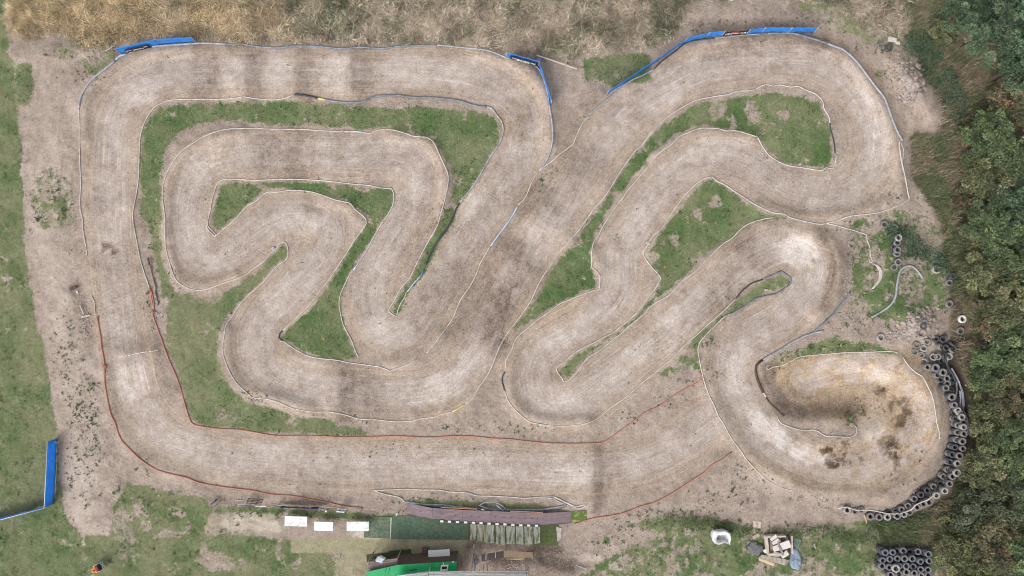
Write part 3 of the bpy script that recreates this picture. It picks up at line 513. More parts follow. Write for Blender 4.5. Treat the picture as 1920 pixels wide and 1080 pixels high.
# ---- clods and stones
def clods(spec, name, label):
    Vs, Qs, off = [], [], 0
    cube = np.array([(-1,-1,-.6),(1,-1,-.6),(1,1,-.6),(-1,1,-.6),(-.7,-.7,.6),(.7,-.7,.6),(.7,.7,.6),(-.7,.7,.6)]); f = np.array([(4,5,6,7),(0,1,5,4),(1,2,6,5),(2,3,7,6),(3,0,4,7)])
    for cu, cv, ru, rv, k, smin, smax in spec:
        u = cu + RNG.normal(0, ru * .5, k); v = cv + RNG.normal(0, rv * .5, k); p = PA(u, v)
        for i in range(k):
            s_ = RNG.uniform(smin, smax); a = RNG.uniform(0, 6.28); w_ = cube * (1 + RNG.normal(0, .22, (8, 3))) * s_ * np.array([1, RNG.uniform(.6, 1), .6])
            x = w_[:, 0] * math.cos(a) - w_[:, 1] * math.sin(a); y = w_[:, 0] * math.sin(a) + w_[:, 1] * math.cos(a)
            Vs.append(np.stack([x, y, w_[:, 2] + s_ * .15], -1) + p[i]); Qs.append(f + off); off += 8
    return tag(mesh_np(name, np.concatenate(Vs), np.concatenate(Qs), None, mat("dry_clod", (.345,.295,.265), (.18,.15,.13), .95, 3.0, .4)), label, "rubble", kind="stuff")
clods([(1690,130,24,30,90,.04,.16),(1712,155,20,25,70,.08,.38),(1695,185,16,12,40,.05,.16),(1720,170,16,10,50,.06,.18),(1720,605,30,22,130,.05,.22),(1680,625,30,16,50,.04,.14),(1740,590,16,14,40,.05,.16),(1740,640,10,12,40,.05,.16),(1590,600,20,16,50,.03,.1),(1595,470,8,50,40,.03,.1),(1590,530,10,30,40,.03,.1)], "rubble", "broken dry clods heaped on the bank and round the loose tyres")
clods([(180,100,14,14,40,.03,.1),(1110,150,30,20,90,.02,.08),(485,750,14,6,40,.03,.12),(945,640,10,14,40,.03,.09),(292,590,14,30,50,.03,.1),(160,600,12,40,80,.02,.1),(760,195,40,5,40,.02,.06),(640,740,3,26,50,.02,.06),(1735,910,30,20,60,.02,.06),(1060,1040,40,20,70,.02,.07),(960,1062,30,8,40,.03,.1),(900,990,900,500,420,.012,.04),(900,400,900,400,500,.012,.04)], "gravel", "small stones and crumbs of soil strewn over the dirt")
# ---- hedge trees
def tree(u, v, rpx, top, label, cols, wts, nleaf, flat=.75, name="hedge_tree", lsz=(.08, .20)):
    zc = top * .62; c0 = np.array(P(u, v, z=zc)); r = rpx * S
    zb = float(zmap(u, v)); base = Vector((c0[0], c0[1], min(0.0, zb) - .05))
    root = thing(name, base, label, "tree" if name == "hedge_tree" else "shrub", "trees and shrubs of the hedge")
    # trunk and limbs
    bm = bmesh.new()
    def limb(a, b_, ra, rb):
        a, b_ = Vector(a), Vector(b_); m = (b_ - a).to_track_quat('Z', 'Y').to_matrix().to_4x4(); m.translation = (a + b_) / 2
        bmesh.ops.create_cone(bm, cap_ends=True, segments=7, radius1=ra, radius2=rb, depth=(b_ - a).length, matrix=m)
    fork = base + Vector((0, 0, top * .35)); limb(base, fork, .05 + top * .022, .03 + top * .014)
    for k in range(6):
        a = k * 1.047 + random.random(); tip = Vector((c0[0] + math.cos(a) * r * .7, c0[1] + math.sin(a) * r * .7, zc + random.uniform(-.1, .35) * top))
        midp = fork.lerp(tip, .5) + Vector((0, 0, .1 * top)); limb(fork, midp, .025 + top * .011, .02 + top * .005); limb(midp, tip, .02 + top * .005, .012)
    from_bm("trunk", bm, mat("bark", (.13,.105,.08), (.06,.048,.036), .95, 8, .5), root)
    # crown: leaf sprays gathered in clumps through the volume, each clump of its own green
    nc = max(20, int(rpx * 1.9)); th = RNG.uniform(0, 6.28, nc); rr = r * np.sqrt(RNG.random(nc)) * RNG.uniform(.8, 1.12, nc)
    dome = np.sqrt(np.clip(1 - (rr / (r * 1.15)) ** 2, 0, 1)); zz = c0[2] + (dome * RNG.uniform(.1, 1.0, nc) - .32) * top * .5 * flat + RNG.normal(0, .15, nc)
    cc = np.stack([c0[0] + rr * np.cos(th), c0[1] + rr * np.sin(th), zz], -1); cr = RNG.uniform(.3, .7, nc) * (.45 + r * .14)
    ccol = pal(nc, cols, wts, .18) * 1.2; nleaf = int(nleaf * 1.5)
    pick = RNG.integers(0, nc, nleaf); d = RNG.normal(0, 1, (nleaf, 3)); d /= np.linalg.norm(d, axis=1)[:, None]; d[:, 2] = np.abs(d[:, 2]) * 1.0 - .25
    p0 = cc[pick] + d * (cr[pick] * RNG.uniform(.35, 1.05, nleaf) ** .6)[:, None] * np.array([1, 1, .75])
    p0[:, 2] = np.maximum(p0[:, 2], .1)
    ax = d + RNG.normal(0, .55, (nleaf, 3)); ax[:, 2] = ax[:, 2] * .5 + .1; ax /= np.linalg.norm(ax, axis=1)[:, None]
    sd_ = np.cross(ax, RNG.normal(0, 1, (nleaf, 3)) * .5 + np.array([0, 0, 1.0])); sd_ /= np.linalg.norm(sd_, axis=1)[:, None] + 1e-6
    L_ = RNG.uniform(*lsz, nleaf)[:, None]; W_ = L_ * RNG.uniform(.22, .4, (nleaf, 1))
    vv_ = np.stack([p0, p0 + ax * L_ * .5 - sd_ * W_, p0 + ax * L_, p0 + ax * L_ * .5 + sd_ * W_], 1).reshape(-1, 3)
    q = np.arange(nleaf)[:, None] * 4 + np.array([0, 1, 2, 3]); lc = ccol[pick] * (1 + RNG.normal(0, .2, (nleaf, 1))).clip(.5, 1.6)
    mesh_np("crown", vv_, q, None, LEAF, np.repeat(lc, 4, 0), parent=root)
    return root
BLU = ([(.055,.086,.05),(.075,.112,.064),(.12,.15,.09),(.038,.058,.034)], [3, 3, 1.6, 2])
GRN = ([(.078,.106,.054),(.10,.132,.062),(.052,.072,.038),(.135,.165,.08)], [3, 3, 2, 1.2])
OLV = ([(.10,.11,.058),(.13,.138,.07),(.068,.076,.042),(.17,.165,.09)], [3, 3, 2, 1])
RST = ([(.10,.10,.055),(.135,.115,.068),(.068,.07,.042),(.17,.112,.07)], [3, 2, 2, .5])
GRY = ([(.092,.104,.066),(.074,.09,.052),(.125,.135,.09),(.05,.062,.036)], [3, 3, 1.2, 2])
for u, v, r, top, lab, c, n in (
 (1822,8,44,6.5,"bluish green tree at the upper end of the hedge, nearest the meadow",BLU,11000),(1884,48,62,8.5,"broad bluish green tree, the largest crown of the hedge",BLU,19000),(1950,-20,70,8,"tall bluish green tree cut off by the upper frame corner",BLU,9000),(1925,118,44,7,"bluish green tree just below the largest crown",BLU,9000),
 (1900,185,44,3.2,"low rust tinged tree in the gap below the large bluish crowns",RST,8000),(1858,255,40,3.4,"small fresh green tree opposite the top right bend",GRN,8000),(1918,275,50,4.2,"bushy green hedge tree behind the small fresh green one",GRN,9000),(1872,335,44,3.6,"olive tree of the hedge opposite the bare corner of the pipe",OLV,8500),
 (1930,375,50,4.4,"blue-green hedge tree standing level with the tyre line's upper end",BLU,9000),(1868,415,44,3.4,"dense green tree level with the top of the tyre line",GRN,9500),(1915,470,48,4.0,"fresh green tree level with the middle of the tyre line",GRN,9500),(1860,505,44,3.0,"dull olive tree level with the light coloured tyre",OLV,9000),
 (1915,560,50,4.0,"olive hedge tree level with the white tyre, second row",OLV,9500),(1860,590,42,3.0,"rust flecked bushy tree directly behind the white tyre",RST,9000),(1912,650,50,4.0,"green tree level with the jumble of loose tyres",GRN,9500),(1862,690,40,3.2,"bright green bushy tree behind the head of the tyre wall",GRN,9500),
 (1908,745,48,4.0,"rust coloured tree level with the straight stretch of the tyre wall",RST,9500),(1862,790,42,3.2,"olive tree overhanging the grey pipes beside the tyre wall",OLV,9500),(1915,835,50,4.4,"dark green tree behind the middle of the tyre wall",GRN,9500),(1858,880,44,3.4,"yellowish green tree touching the curve of the tyre wall",OLV,9500),
 (1905,930,50,4.2,"grey-green twiggy tree behind the lower curve of the tyre wall",GRY,10000),(1838,958,44,2.8,"grey-green low tree under the lower curve of the tyre wall",GRY,9000),(1880,1015,50,3.8,"yellow and rust coloured tree right of the tyre block",RST,10000),(1936,1040,44,4.4,"dark green tree at the lower frame corner",GRN,8500),(1812,1040,40,2.2,"olive scrubby tree nearest to the tyre block",OLV,8000),(1850,1085,46,3.2,"olive tree cut off by the bottom edge of the frame",OLV,8000)):
    tree(u - (2 if 560 < v < 960 else 0 if v < 200 else 8), v, r * 1.06, top, lab, c[0], c[1], n)
for u, v, r, top, lab, c, n in ((1822,250,24,1.3,'low brownish shrub below the nettle bank',RST,4500),(1828,310,28,1.5,'low olive shrub among brown stalks level with the kinked white pipe',OLV,5000),(1818,372,26,1.3,'brownish shrub level with the pointed corner of the white pipe',RST,4500),(1830,440,28,1.6,'olive green shrub behind the nettles of the tyre line',OLV,5000),
 (1832,505,22,1.3,'rust brown shrub behind the large pale tyre',RST,4500),(1770,60,20,1.4,'olive shrub where meadow and hedge meet',OLV,3500),(1790,990,26,1.2,'olive shrub between the tyre wall and the tyre block',OLV,4500)):
    tree(u, v, r, top, lab, c[0], c[1], n, name='hedge_shrub')
# ================================================================ TRACK FURNITURE
PIPE = {
 'white': mat("pipe_white", (.54,.51,.475), (.33,.295,.27), .6, 2.2), 'pale': mat("pipe_pale_grey", (.34,.36,.40), (.19,.19,.21), .55, 3.0),
 'grey': mat("pipe_slate_grey", (.20,.225,.27), (.10,.11,.13), .5, 2.5), 'black': mat("pipe_black", (.06,.066,.075), (.03,.033,.038), .5, 3.0),
 'ice': mat("pipe_light_blue", (.42,.52,.66), (.27,.33,.42), .5, 2.5), 'blue': mat("pipe_blue", (.05,.19,.52), (.04,.12,.33), .5, 3.0),
 'yellow': mat("pipe_yellow", (.58,.49,.22), (.42,.34,.16), .6, 3.0), 'orange': mat("pipe_orange", (.42,.165,.11), (.31,.15,.11), .65, 2.0),
 'brown': mat("pipe_red_brown", (.085,.045,.038), (.05,.028,.024), .6, 3.0)}
def tube_mesh(name, pts, r, m, parent=None, segs=8, origin=None):
    p = np.array(pts, dtype=float); n = len(p); t = np.gradient(p, axis=0); t /= np.linalg.norm(t, axis=1)[:, None] + 1e-9
    up = np.tile(np.array([0, 0, 1.0]), (n, 1)); flat = np.abs(t[:, 2]) > .9; up[flat] = (1, 0, 0)
    a = np.cross(t, up); a /= np.linalg.norm(a, axis=1)[:, None] + 1e-9; b = np.cross(a, t)
    th = np.linspace(0, 2 * math.pi, segs, endpoint=False)
    v = p[:, None, :] + r * (a[:, None, :] * np.cos(th)[None, :, None] + b[:, None, :] * np.sin(th)[None, :, None])
    I = np.arange(n * segs).reshape(n, segs); q = np.stack([I[:-1], np.roll(I[:-1], -1, 1), np.roll(I[1:], -1, 1), I[1:]], -1).reshape(-1, 4)
    c0, c1 = n * segs, n * segs + 1
    v = np.concatenate([v.reshape(-1, 3), p[:1], p[-1:]]); j = np.arange(segs)
    tr = np.concatenate([np.stack([I[0][(j + 1) % segs], I[0][j], np.full(segs, c0)], -1), np.stack([I[-1][j], I[-1][(j + 1) % segs], np.full(segs, c1)], -1)])
    return mesh_np(name, v, q, tr, m, smooth=True, parent=parent, origin=origin)
def pipe(col, r, pts, label, name="edging_pipe", cat="pipe", group=None, lift=None, smooth=True):
    """pts are photo pixels (u, v) or (u, v, height above ground)"""
    q = np.array([(a[0], a[1], a[2] if len(a) > 2 else 0) for a in pts], float)
    if smooth and len(q) > 2: q = catmull(q, 5)
    else: q = np.concatenate([np.linspace(q[i], q[i + 1], 6)[(0 if i == 0 else 1):] for i in range(len(q) - 1)])
    w3 = PA(q[:, 0], q[:, 1], r * .75 + q[:, 2])
    o = tube_mesh(name, w3, r, PIPE[col], origin=tuple(w3[0])); return tag(o, label, cat, group)
W_, P_ = .044, .08
EG = "pipes edging the dirt lanes"
PIPES = [
 ('pale', P_, [(216,114),(200,127),(182,141),(170,152),(160,165),(154,177),(149.5,190),(148,202)], "thick pale pipe round the outside of the top corner beside the lawn bank"),
 ('ice', .07, [(237,101),(225,105),(217,112)], "short light blue pipe below the bare post end of the fence with the dark banner"),
 ('white', W_, [(148,202),(149,235),(149,270),(150,307),(151.5,345),(150,377),(151.5,397),(155.5,412),(155,425),(158,445),(161,462)], "long thin white pipe between the weedy bank and the straight beside the lawn"),
 ('white', .03, [(161,462),(164,482)], "half buried pipe end continuing the thin white pipe by the weedy bank"),
 ('white', .045, [(172,555),(177,567),(178,580),(179,590)], "short crooked white pipe just above the start of the orange pipe"),
 ('orange', .056, [(182,595),(185.5,615),(189,635),(190,650),(194,670),(196,690),(196,715),(199,735),(202,752),(207,775),(216,795),(221,811),(229,827),(240,839),(257,856),(275,870),(297,882),(325,890),(350,896),(370,904),(392,909),(425,914),(457,918),(480,921),(507,927),(537,929),(557,931),(580,936),(610,941),(630,946),(655,950.5),(679,952.5)], "long orange pipe curving along the bank from the white stub to the sign rail"),
 ('white', W_, [(280,539),(275,525),(269,507),(262,482),(257,455),(252,430),(249,407),(251,387),(256,362),(260,332),(261,300),(262,270),(264,252),(270,232),(279,215),(291,200),(305,193),(325,187),(375,186),(412,186),(440,184),(457,181)], "white pipe along the inner side of the lawn-side straight and round its top corner"),
 ('white', W_, [(457,181),(480,185),(512,187),(535,184),(552,177)], "short sagging white pipe at the jumps of the top straight"),
 ('black', .085, [(553,177),(567,178),(580,180.5),(596,184)], "black pipe beside the second jump of the top straight"),
 ('yellow', .08, [(596,184.5),(604,186),(612,187.5)], "short yellow pipe joint in the inner edge of the top straight"),
 ('grey', .085, [(612,187.5),(632,190.5),(660,192),(680,191),(692,185),(705,180.5),(730,179),(750,179),(775,182.5),(805,183),(842,186),(865,189.5),(880,195),(897,199),(912,200)], "thick slate pipe along the inner edge of the top straight"),
 ('pale', .065, [(912,200),(922,203),(931,215),(940,227),(944,242),(941,257),(936,270),(916,300),(902,325),(890,345),(874,365),(862,380)], "pale pipe round the point of the big green infield, running down to the black pipe"),
 ('black', .075, [(862,380),(855,392),(847,412),(837,430),(825,446),(812,465),(804,482),(797,497)], "black pipe between the two diagonal lanes"),
 ('blue', .06, [(795,505),(792,511),(790,516)], "bright blue stub of pipe below the black diagonal pipe"),
 ('ice', .055, [(790,516),(777,530),(769,540),(764,547)], "light blue pipe piece following the bright blue stub"),
 ('white', W_, [(764,547),(761,550),(759,557),(750,572),(745,585),(744,594),(739,591),(730,585),(729.5,580),(740,562),(752,540),(769,520),(785,487),(802,455),(819,425),(827,400),(835,370),(840,345),(840,327),(832,307),(824,290),(815,270),(807,261),(797,257),(777,255.5),(760,250),(742,244.5),(725,243),(707,244),(697,249),(687,249.5),(681,248)], "white pipe round the outer corner of the inner loop, ending in the narrow green spit"),
 ('ice', .055, [(681,248),(665,246.5),(646,247)], "short light blue pipe in the top edge of the inner loop"),
 ('white', W_, [(646,247),(605,245),(562,242.5),(515,242),(480,241),(432,241.5),(405,247),(380,257),(360,269.5),(342,282),(327,301),(315,320),(307,342),(305,362),(306,382),(309.5,412),(309.5,445),(312,470),(320,500),(327.5,520),(335,530),(350,539),(357,542),(375,544),(394,540),(417,531),(445,522),(462,514),(480,500),(495,490),(507,476),(520,464),(525,456),(532,453),(537,457),(540,467),(540,480),(534,490),(525,494),(512,507),(500,522),(482,539),(462,557),(447,575),(435,594),(424,610),(420,632),(417,655),(422,677),(432,700),(445,720),(460,734),(472,745)], "longest white pipe, wrapping the inner loop and its small hairpin spit"),
 ('white', W_, [(472,745),(480,746),(505,749),(525,755),(545,764),(565,769),(587,772),(615,772),(635,775),(655,780),(672,785),(705,787),(730,789.5),(750,790.5),(775,789),(792,784),(812,782.5),(830,776),(848,772)], "white pipe along the lower edge of the inner loop up to the yellow pipe"),
 ('yellow', .06, [(848,772),(860,765),(872,758)], "yellow pipe length at the lower bend of the inner loop"),
 ('white', W_, [(872,758),(887,745),(897,727),(910,710),(920,692),(927,675),(934,657),(942,640),(955,620),(960,614),(980,587),(995,565),(1006,541),(1014,525),(1030,500),(1046,477),(1067,452),(1085,432),(1100,411),(1115,390),(1130,374),(1145,352),(1160,327),(1177,302),(1192,282),(1205,271),(1220,252),(1229,240),(1238,232),(1240,230),(1250,220),(1270,207),(1287,197),(1302,189),(1317,185),(1345,180),(1365,177),(1382,171),(1405,170),(1417,167)], "very long white diagonal pipe from the yellow pipe up to the top infield"),
 ('white', .035, [(1205,270),(1213,258),(1224,242),(1232,233),(1238,229),(1242,233)], "loose end of thin pipe lying doubled beside the long white diagonal pipe"),
 ('white', W_, [(1417,167),(1430,160),(1440,158.5),(1450,161),(1462,159),(1482,163),(1497,162),(1512,169),(1527,175),(1539,185),(1544,194),(1544.5,202),(1550,212),(1555,221),(1556,231)], "wavy white pipe along the top edge of the top infield"),
 ('black', .05, [(1556,231),(1557,242),(1561,255),(1564,270),(1566,288)], "thin black pipe closing the end of the top infield"),
 ('white', W_, [(1569,290),(1566,305),(1562,315),(1555,316),(1549,314),(1542,319.5),(1522,317),(1495,313),(1480,311),(1462,304),(1450,297),(1440,289),(1430,275),(1426,268),(1421,258)], "white pipe with a kink round the lower side of the bright green infield"),
 ('white', W_, [(1421,257),(1402,251),(1382,245.5),(1360,245),(1347,241),(1327,240),(1310,241),(1287,250),(1272,257),(1260,270),(1245,280),(1230,292),(1217,310),(1205,324),(1190,342),(1177,357),(1167,372),(1155,387),(1144,404),(1132,422),(1122,442),(1113,455),(1110,470),(1109,487),(1110,501),(1120,510),(1125,517),(1124.5,537),(1124,541),(1100,549),(1070,561),(1047,571),(1027,587),(1007,600),(990,615),(975,627),(965,640),(960,655),(952,669),(949,676),(947,697)], "long white pipe along the green strip of the second diagonal lane"),
 ('black', .06, [(947,697),(942,706),(942,717),(946,732)], "black pipe link at the outside of the lower hairpin"),
 ('white', W_, [(946,732),(952,750),(960,762),(975,777),(992,790),(1010,795),(1025,797)], "white pipe round the outside of the lower hairpin"),
 ('white', .03, [(1025,797),(1055,799),(1090,796)], "half buried pipe at the foot of the lower hairpin"),
 ('white', W_, [(1090,796),(1110,790),(1130,777),(1145,764),(1160,754),(1180,739),(1202,719),(1225,701),(1250,680),(1270,662),(1290,641),(1310,625),(1330,606),(1352,587),(1365,575),(1380,560)], "straight white pipe along the outer side of the lower diagonal lane"),
 ('black', .06, [(1380,560),(1390,547),(1399,539),(1410,531),(1430,524)], "black pipe on the upper side of the small green spit with the white oval"),
 ('grey', .065, [(1430,524),(1440,520),(1465,509),(1472,514),(1481,521),(1483,527),(1480,535),(1472,540),(1457,550),(1440,554),(1417,560),(1400,572),(1380,584),(1365,590)], "slate pipe folded round the tip of the small green spit with the white oval"),
 ('white', W_, [(1365,590),(1357,595),(1345,606),(1332,619),(1320,632),(1312,642),(1309.5,650),(1309,660),(1312,677),(1316,697),(1321,717),(1329,740),(1339,760),(1347,780),(1357,795),(1365,811),(1375,827),(1389,845),(1400,862),(1417,880),(1435,897)], "white pipe along the outside of the lane into the sunken bend"),
 ('white', .03, [(1435,897),(1450,907),(1470,916),(1490,921)], "half buried thin pipe trailing towards the white rope of the tyre wall"),
 ('white', W_, [(525,640.5),(530,639),(542,647),(557,657),(577,667),(600,672),(630,675),(655,680),(685,684),(712,688),(726,693),(732,696),(740,692),(752,688),(767,683),(775,677),(782,672)], "white pipe with a pointed kink under the triangular infield"),
 ('black', .055, [(530,620),(524,626),(523,634),(530,639)], "black pipe bend at the sharp tip of the triangular infield"),
 ('white', W_, [(530,620),(540,611),(555,596),(575,577),(590,559),(604,540),(620,520),(630,505),(645,482),(665,451),(680,430),(687,419),(686,410),(680,404),(665,392),(656,381),(630,375),(605,366),(585,360),(562,357),(540,357),(520,360),(501,360),(491,367),(480,377),(465,385),(455,395),(440,412),(422,427),(407,440),(402,443)], "white pipe enclosing the innermost bend from the small triangle to the black tip"),
 ('white', W_, [(402,442),(392,433),(387,425),(390,412),(395,392),(397,377),(401,362),(407,345),(415,338),(425,336),(447,336),(480,338),(525,336),(580,337),(630,341),(655,344.5),(692,347.5),(710,351.5),(725,353),(733,352.5),(738,362),(738.5,375),(735,388),(727,403),(715,420),(705,437),(695,455),(687,470),(677,485),(667,500),(662,506)], "white pipe along the straight of the inner loop with its two tight corners"),
 ('white', .04, [(405,440),(398,432),(390,424),(389,412)], "second strand of white pipe doubled at the tight left tip of the small triangle"),
 ('ice', .05, [(677,483),(670,496),(663,507)], "light blue sleeve on the pipe beside the lane above the triangular infield"),
 ('white', W_, [(662,507),(655,516),(648,530),(643,541),(637,557),(636,572),(639,590),(643,607),(652,625),(660,640),(665,655),(672,669)], "white pipe curving down the far side of the triangular infield"),
 ('white', W_, [(800,662),(815,644),(825,630),(837,615),(850,595),(857,577),(865,560),(879,540),(892,517),(900,495),(910,477),(920,461)], "white pipe between the two crossing diagonal lanes, lower part"),
 ('ice', .065, [(920,461),(930,447),(945,427),(959,407),(971,386)], "light blue pipe between the two crossing diagonal lanes"),
 ('white', W_, [(971,385),(984,372),(991,357),(997,342),(1004,330),(1011,321)], "short white pipe above the light blue pipe between the crossing lanes"),
 ('white', .045, [(1011,321),(1022,311),(1035,302),(1052,287),(1067,276),(1075,269),(1080,257),(1092,232),(1104,217)], "thin white pipe climbing to the end of the long blue fence"),
 ('pale', .075, [(1012,319),(1020,308),(1029,292),(1034,275),(1036.5,258),(1036,240),(1034,222),(1031,205),(1030,195)], "pale thick pipe below the fence with the black and white banner"),
 ('pale', .05, [(1030,195),(1028,180),(1023,160),(1018,145),(1011,130),(1000,120),(985,117),(965,110),(950,108.5)], "pale pipe at the foot of the fence with the black and white banner"),
 ('pale', .075, [(950,108.5),(938,103),(920,96),(905,93),(888,91),(862,88.5),(842,86),(820,84.5)], "pale pipe along the top straight up to the short angled blue fence"),
 ('grey', .08, [(820,84.5),(790,85),(755,86),(730,89),(715,91),(690,89),(668,88.5),(645,91),(625,90),(600,87),(575,86),(550,86),(532,89),(515,89.5),(490,88),(475,86),(455,82.5),(425,82.5)], "wavy slate pipe along the upper edge of the top straight"),
 ('pale', .075, [(425,82.5),(400,81.5),(372,81),(340,83),(310,85),(285,87),(272,88),(255,92),(241,98)], "pale pipe along the foot of the blue fence with the dark banner"),
 ('pale', .065, [(1104,215),(1120,202),(1140,186),(1157,172),(1172,159),(1185,150),(1205,141),(1227,129)], "pale grey pipe in front of the low end of the long blue fence"),
 ('black', .055, [(1227,129),(1235,120),(1247,110),(1265,97),(1282,83),(1297,77),(1320,73.5),(1340,71.5)], "black pipe hugging the slanting part of the long blue fence"),
 ('pale', .045, [(1340,71.5),(1360,69.5),(1390,66),(1425,63.5)], "thin pale pipe under the dark banner of the long blue fence"),
 ('grey', .085, [(1440,62.6),(1481,62),(1494,64),(1515.6,70),(1539,77),(1552,82)], "slate pipe below the blue fence end nearest the hedge"),
 ('pale', .085, [(1552,82),(1566,87),(1580,92.5),(1595,104),(1610,120),(1625,140),(1640,160),(1656,180),(1662,192),(1672,220),(1682,245),(1692,264)], "thick pale pipe round the outside of the top bend below the rubble bank"),
 ('white', .05, [(1692,264),(1688,262),(1686,268),(1690,300),(1695,322),(1699,342),(1702,360),(1705,373),(1700,377),(1675,389),(1645,399),(1620,402),(1595,405),(1575,412),(1560,416),(1550,419)], "white pipe with a pointed corner towards the undergrowth"),
 ('white', .035, [(1689,266),(1693,277),(1694.5,287),(1692,303),(1693,318)], "second thin strand beside the white pipe near the undergrowth"),
 ('white', W_, [(1335,331),(1320,335),(1305,345),(1290,360),(1277,375),(1265,392),(1252,410),(1242,427),(1230,437),(1221,447),(1215,459),(1206,474),(1212,487),(1222,501),(1237,517),(1239,522),(1230,539),(1217,555),(1200,579),(1180,599),(1152,622),(1135,631),(1110,644),(1082,659),(1060,677),(1044,690),(1044,696),(1054,709),(1057,716),(1067,712),(1080,700),(1090,686),(1102,671),(1120,660),(1137,647),(1150,636),(1165,625),(1180,611),(1195,599),(1210,587),(1217,577),(1232,566),(1252,555),(1266,541),(1280,526),(1302,510),(1320,492),(1342,470),(1357,456),(1372,447),(1392,427),(1410,417),(1435,410),(1450,408)], "white pipe outlining the wedge shaped infield and its narrow tail"),
 ('white', W_, [(1335,331),(1345,340),(1360,347),(1382,362),(1397,371),(1410,380),(1427,389),(1440,395),(1455,400),(1470,401),(1480,407),(1505,414),(1535,420),(1550,419)], "white pipe on the upper side of the wedge shaped infield"),
 ('white', .045, [(1550,419),(1565,422),(1590,429),(1610,435),(1625,441),(1626,450),(1631,465),(1632,482),(1634,485),(1636,489),(1633,493),(1630,490),(1632,485)], "thin white pipe ending in a small ring near the tyre line"),
 ('pale', .085, [(1730,521),(1722,510),(1715,502),(1705,498),(1695,501),(1687,510),(1684,522),(1681,540),(1680,552),(1675,565),(1665,576),(1650,586),(1634,595)], "pale hooked pipe lying loose among the weeds below the tyre line"),
 ('grey', .075, [(1594,548),(1580,567),(1565,586),(1550,601),(1538,612),(1527,622)], "loose slate pipe slanting down from the weedy patch"),
 ('pale', .085, [(1544,620),(1517,627),(1490,639),(1465,655),(1440,669),(1430,675)], "pale pipe leading from the loose slate pipe to the red-brown pipe"),
 ('brown', .10, [(1430,675),(1423,680),(1418,686),(1417,695),(1420,710),(1426,726),(1431,736)], "dark red-brown pipe on the inner edge of the sunken bend"),
 ('white', .07, [(1428,731),(1432,737),(1436,744)], "short chipped white pipe on the inner edge of the sunken bend"),
 ('brown', .05, [(1434,741),(1440,751),(1448,760),(1455,766),(1463,774),(1470,780)], "thin brown pipe end pointing into the sunken bend"),
 ('white', .044, [(1443,684),(1439,686),(1437,690),(1440,693),(1450,688),(1467,685),(1485,676),(1500,669),(1525,666),(1560,663),(1590,660.5),(1627,660),(1672,659),(1684,662)], "wavy white pipe along the upper rim of the sunken bend"),
 ('white', .044, [(1692,667),(1700,681),(1715,697),(1730,706),(1737,719),(1747,740),(1752,760),(1755,780),(1757,795),(1761,809),(1762,823)], "white pipe along the outside of the sunken bend beside the tyre wall"),
 ('white', .044, [(1457,779),(1462,791),(1477,799),(1502,806),(1527,806),(1535,809),(1547,817),(1575,819),(1596,819),(1606,812),(1607,803),(1601,797)], "white pipe curling at the inside of the sunken bend"),
 ('orange', .05, [(1312,697),(1316,706),(1310,716),(1292,725),(1265,741),(1237,761),(1212,772),(1185,792),(1160,810),(1145,821),(1132,829),(1117,831),(1060,832),(1017,830),(985,827),(960,824),(925,822),(905,820),(880,818),(842,818),(817,820),(780,819.5),(742,817.5),(700,819),(640,819.5),(610,818),(572,817),(517,817),(480,811),(450,806),(412,804),(380,800),(362,795),(356,787),(350,770),(345,752),(339,730),(330,705),(319,680),(310,657),(304,640),(295,615),(287,592),(287,583)], "very long orange pipe along the upper side of the main straight"),
 ('orange', .055, [(281,540),(283,552),(285,565),(288,580)], "short orange pipe linking the white pipe and the long orange pipe"),
 ('orange', .05, [(283,543),(286,555),(288,568),(288.5,580)], "second short orange strand beside the weathered plank"),
 ('orange', .055, [(1372,848),(1355,861),(1332,874),(1322,885),(1305,896),(1285,909),(1260,925),(1230,941),(1200,950),(1172,961),(1145,967),(1112,972),(1077,983)], "orange pipe from the end of the pit deck along the lower edge of the straight"),
 ('white', .05, [(701,919),(715,919),(755,917),(780,918),(825,919),(842,922),(877,924),(892,929),(920,930),(960,932),(985,934),(1010,932),(1037,931)], "white pipe separating the pit deck from the main straight"),
 ('white', .05, [(701,919),(708,922),(720,926),(747,932),(753,935),(757,940),(762,942)], "white pipe slanting down to the near end of the pit deck"),
 ('white', .045, [(1037,931),(1050,936),(1060,942),(1080,952),(1090,952.5),(1095,951),(1098.5,947),(1097,945.5),(1092,946.5),(1080,949.5),(1060,941),(1040,933)], "looped white pipe beside the mossy mat at the end of the pit deck"),
 ('white', .035, [(1026,935),(1036,934),(1045,939),(1056,944),(1068,949)], "loose strand of white pipe next to the looped one"),
 ('pale', .07, [(762,941),(792,945.5),(822,946.5),(840,948),(855,950.5),(905,954.5),(955,955.5),(985,955.5),(1017,955),(1040,951.5),(1062,947.5)], "long pale pipe lying behind the pit deck, uppermost of the bundle"),
 ('grey', .07, [(770,944.5),(800,948),(830,949.5),(860,952),(905,956.3),(950,957),(990,957),(1020,956.5),(1045,952.5),(1058,951)], "long slate pipe in the bundle behind the pit deck"),
 ('black', .07, [(880,955.5),(905,958),(935,958.5),(970,958.5)], "black pipe in the bundle behind the pit deck"),
 ('pale', .045, [(897,953),(898,948,.1),(906,943,.2),(918,941,.25),(930,942.5,.2),(940,947,.12),(947,953,.1),(954,960,.06)], "pale pipe arching over the bundle behind the pit deck"),
 ('pale', .045, [(898,947,.16),(910,952,.2),(925,957,.2),(940,960,.16)], "pale straight pipe crossing under the arch of the bundle"),
 ('ice', .05, [(931,947,.25),(938,953,.22),(944,959,.2)], "short light blue pipe leaning on the bundle behind the pit deck"),
]
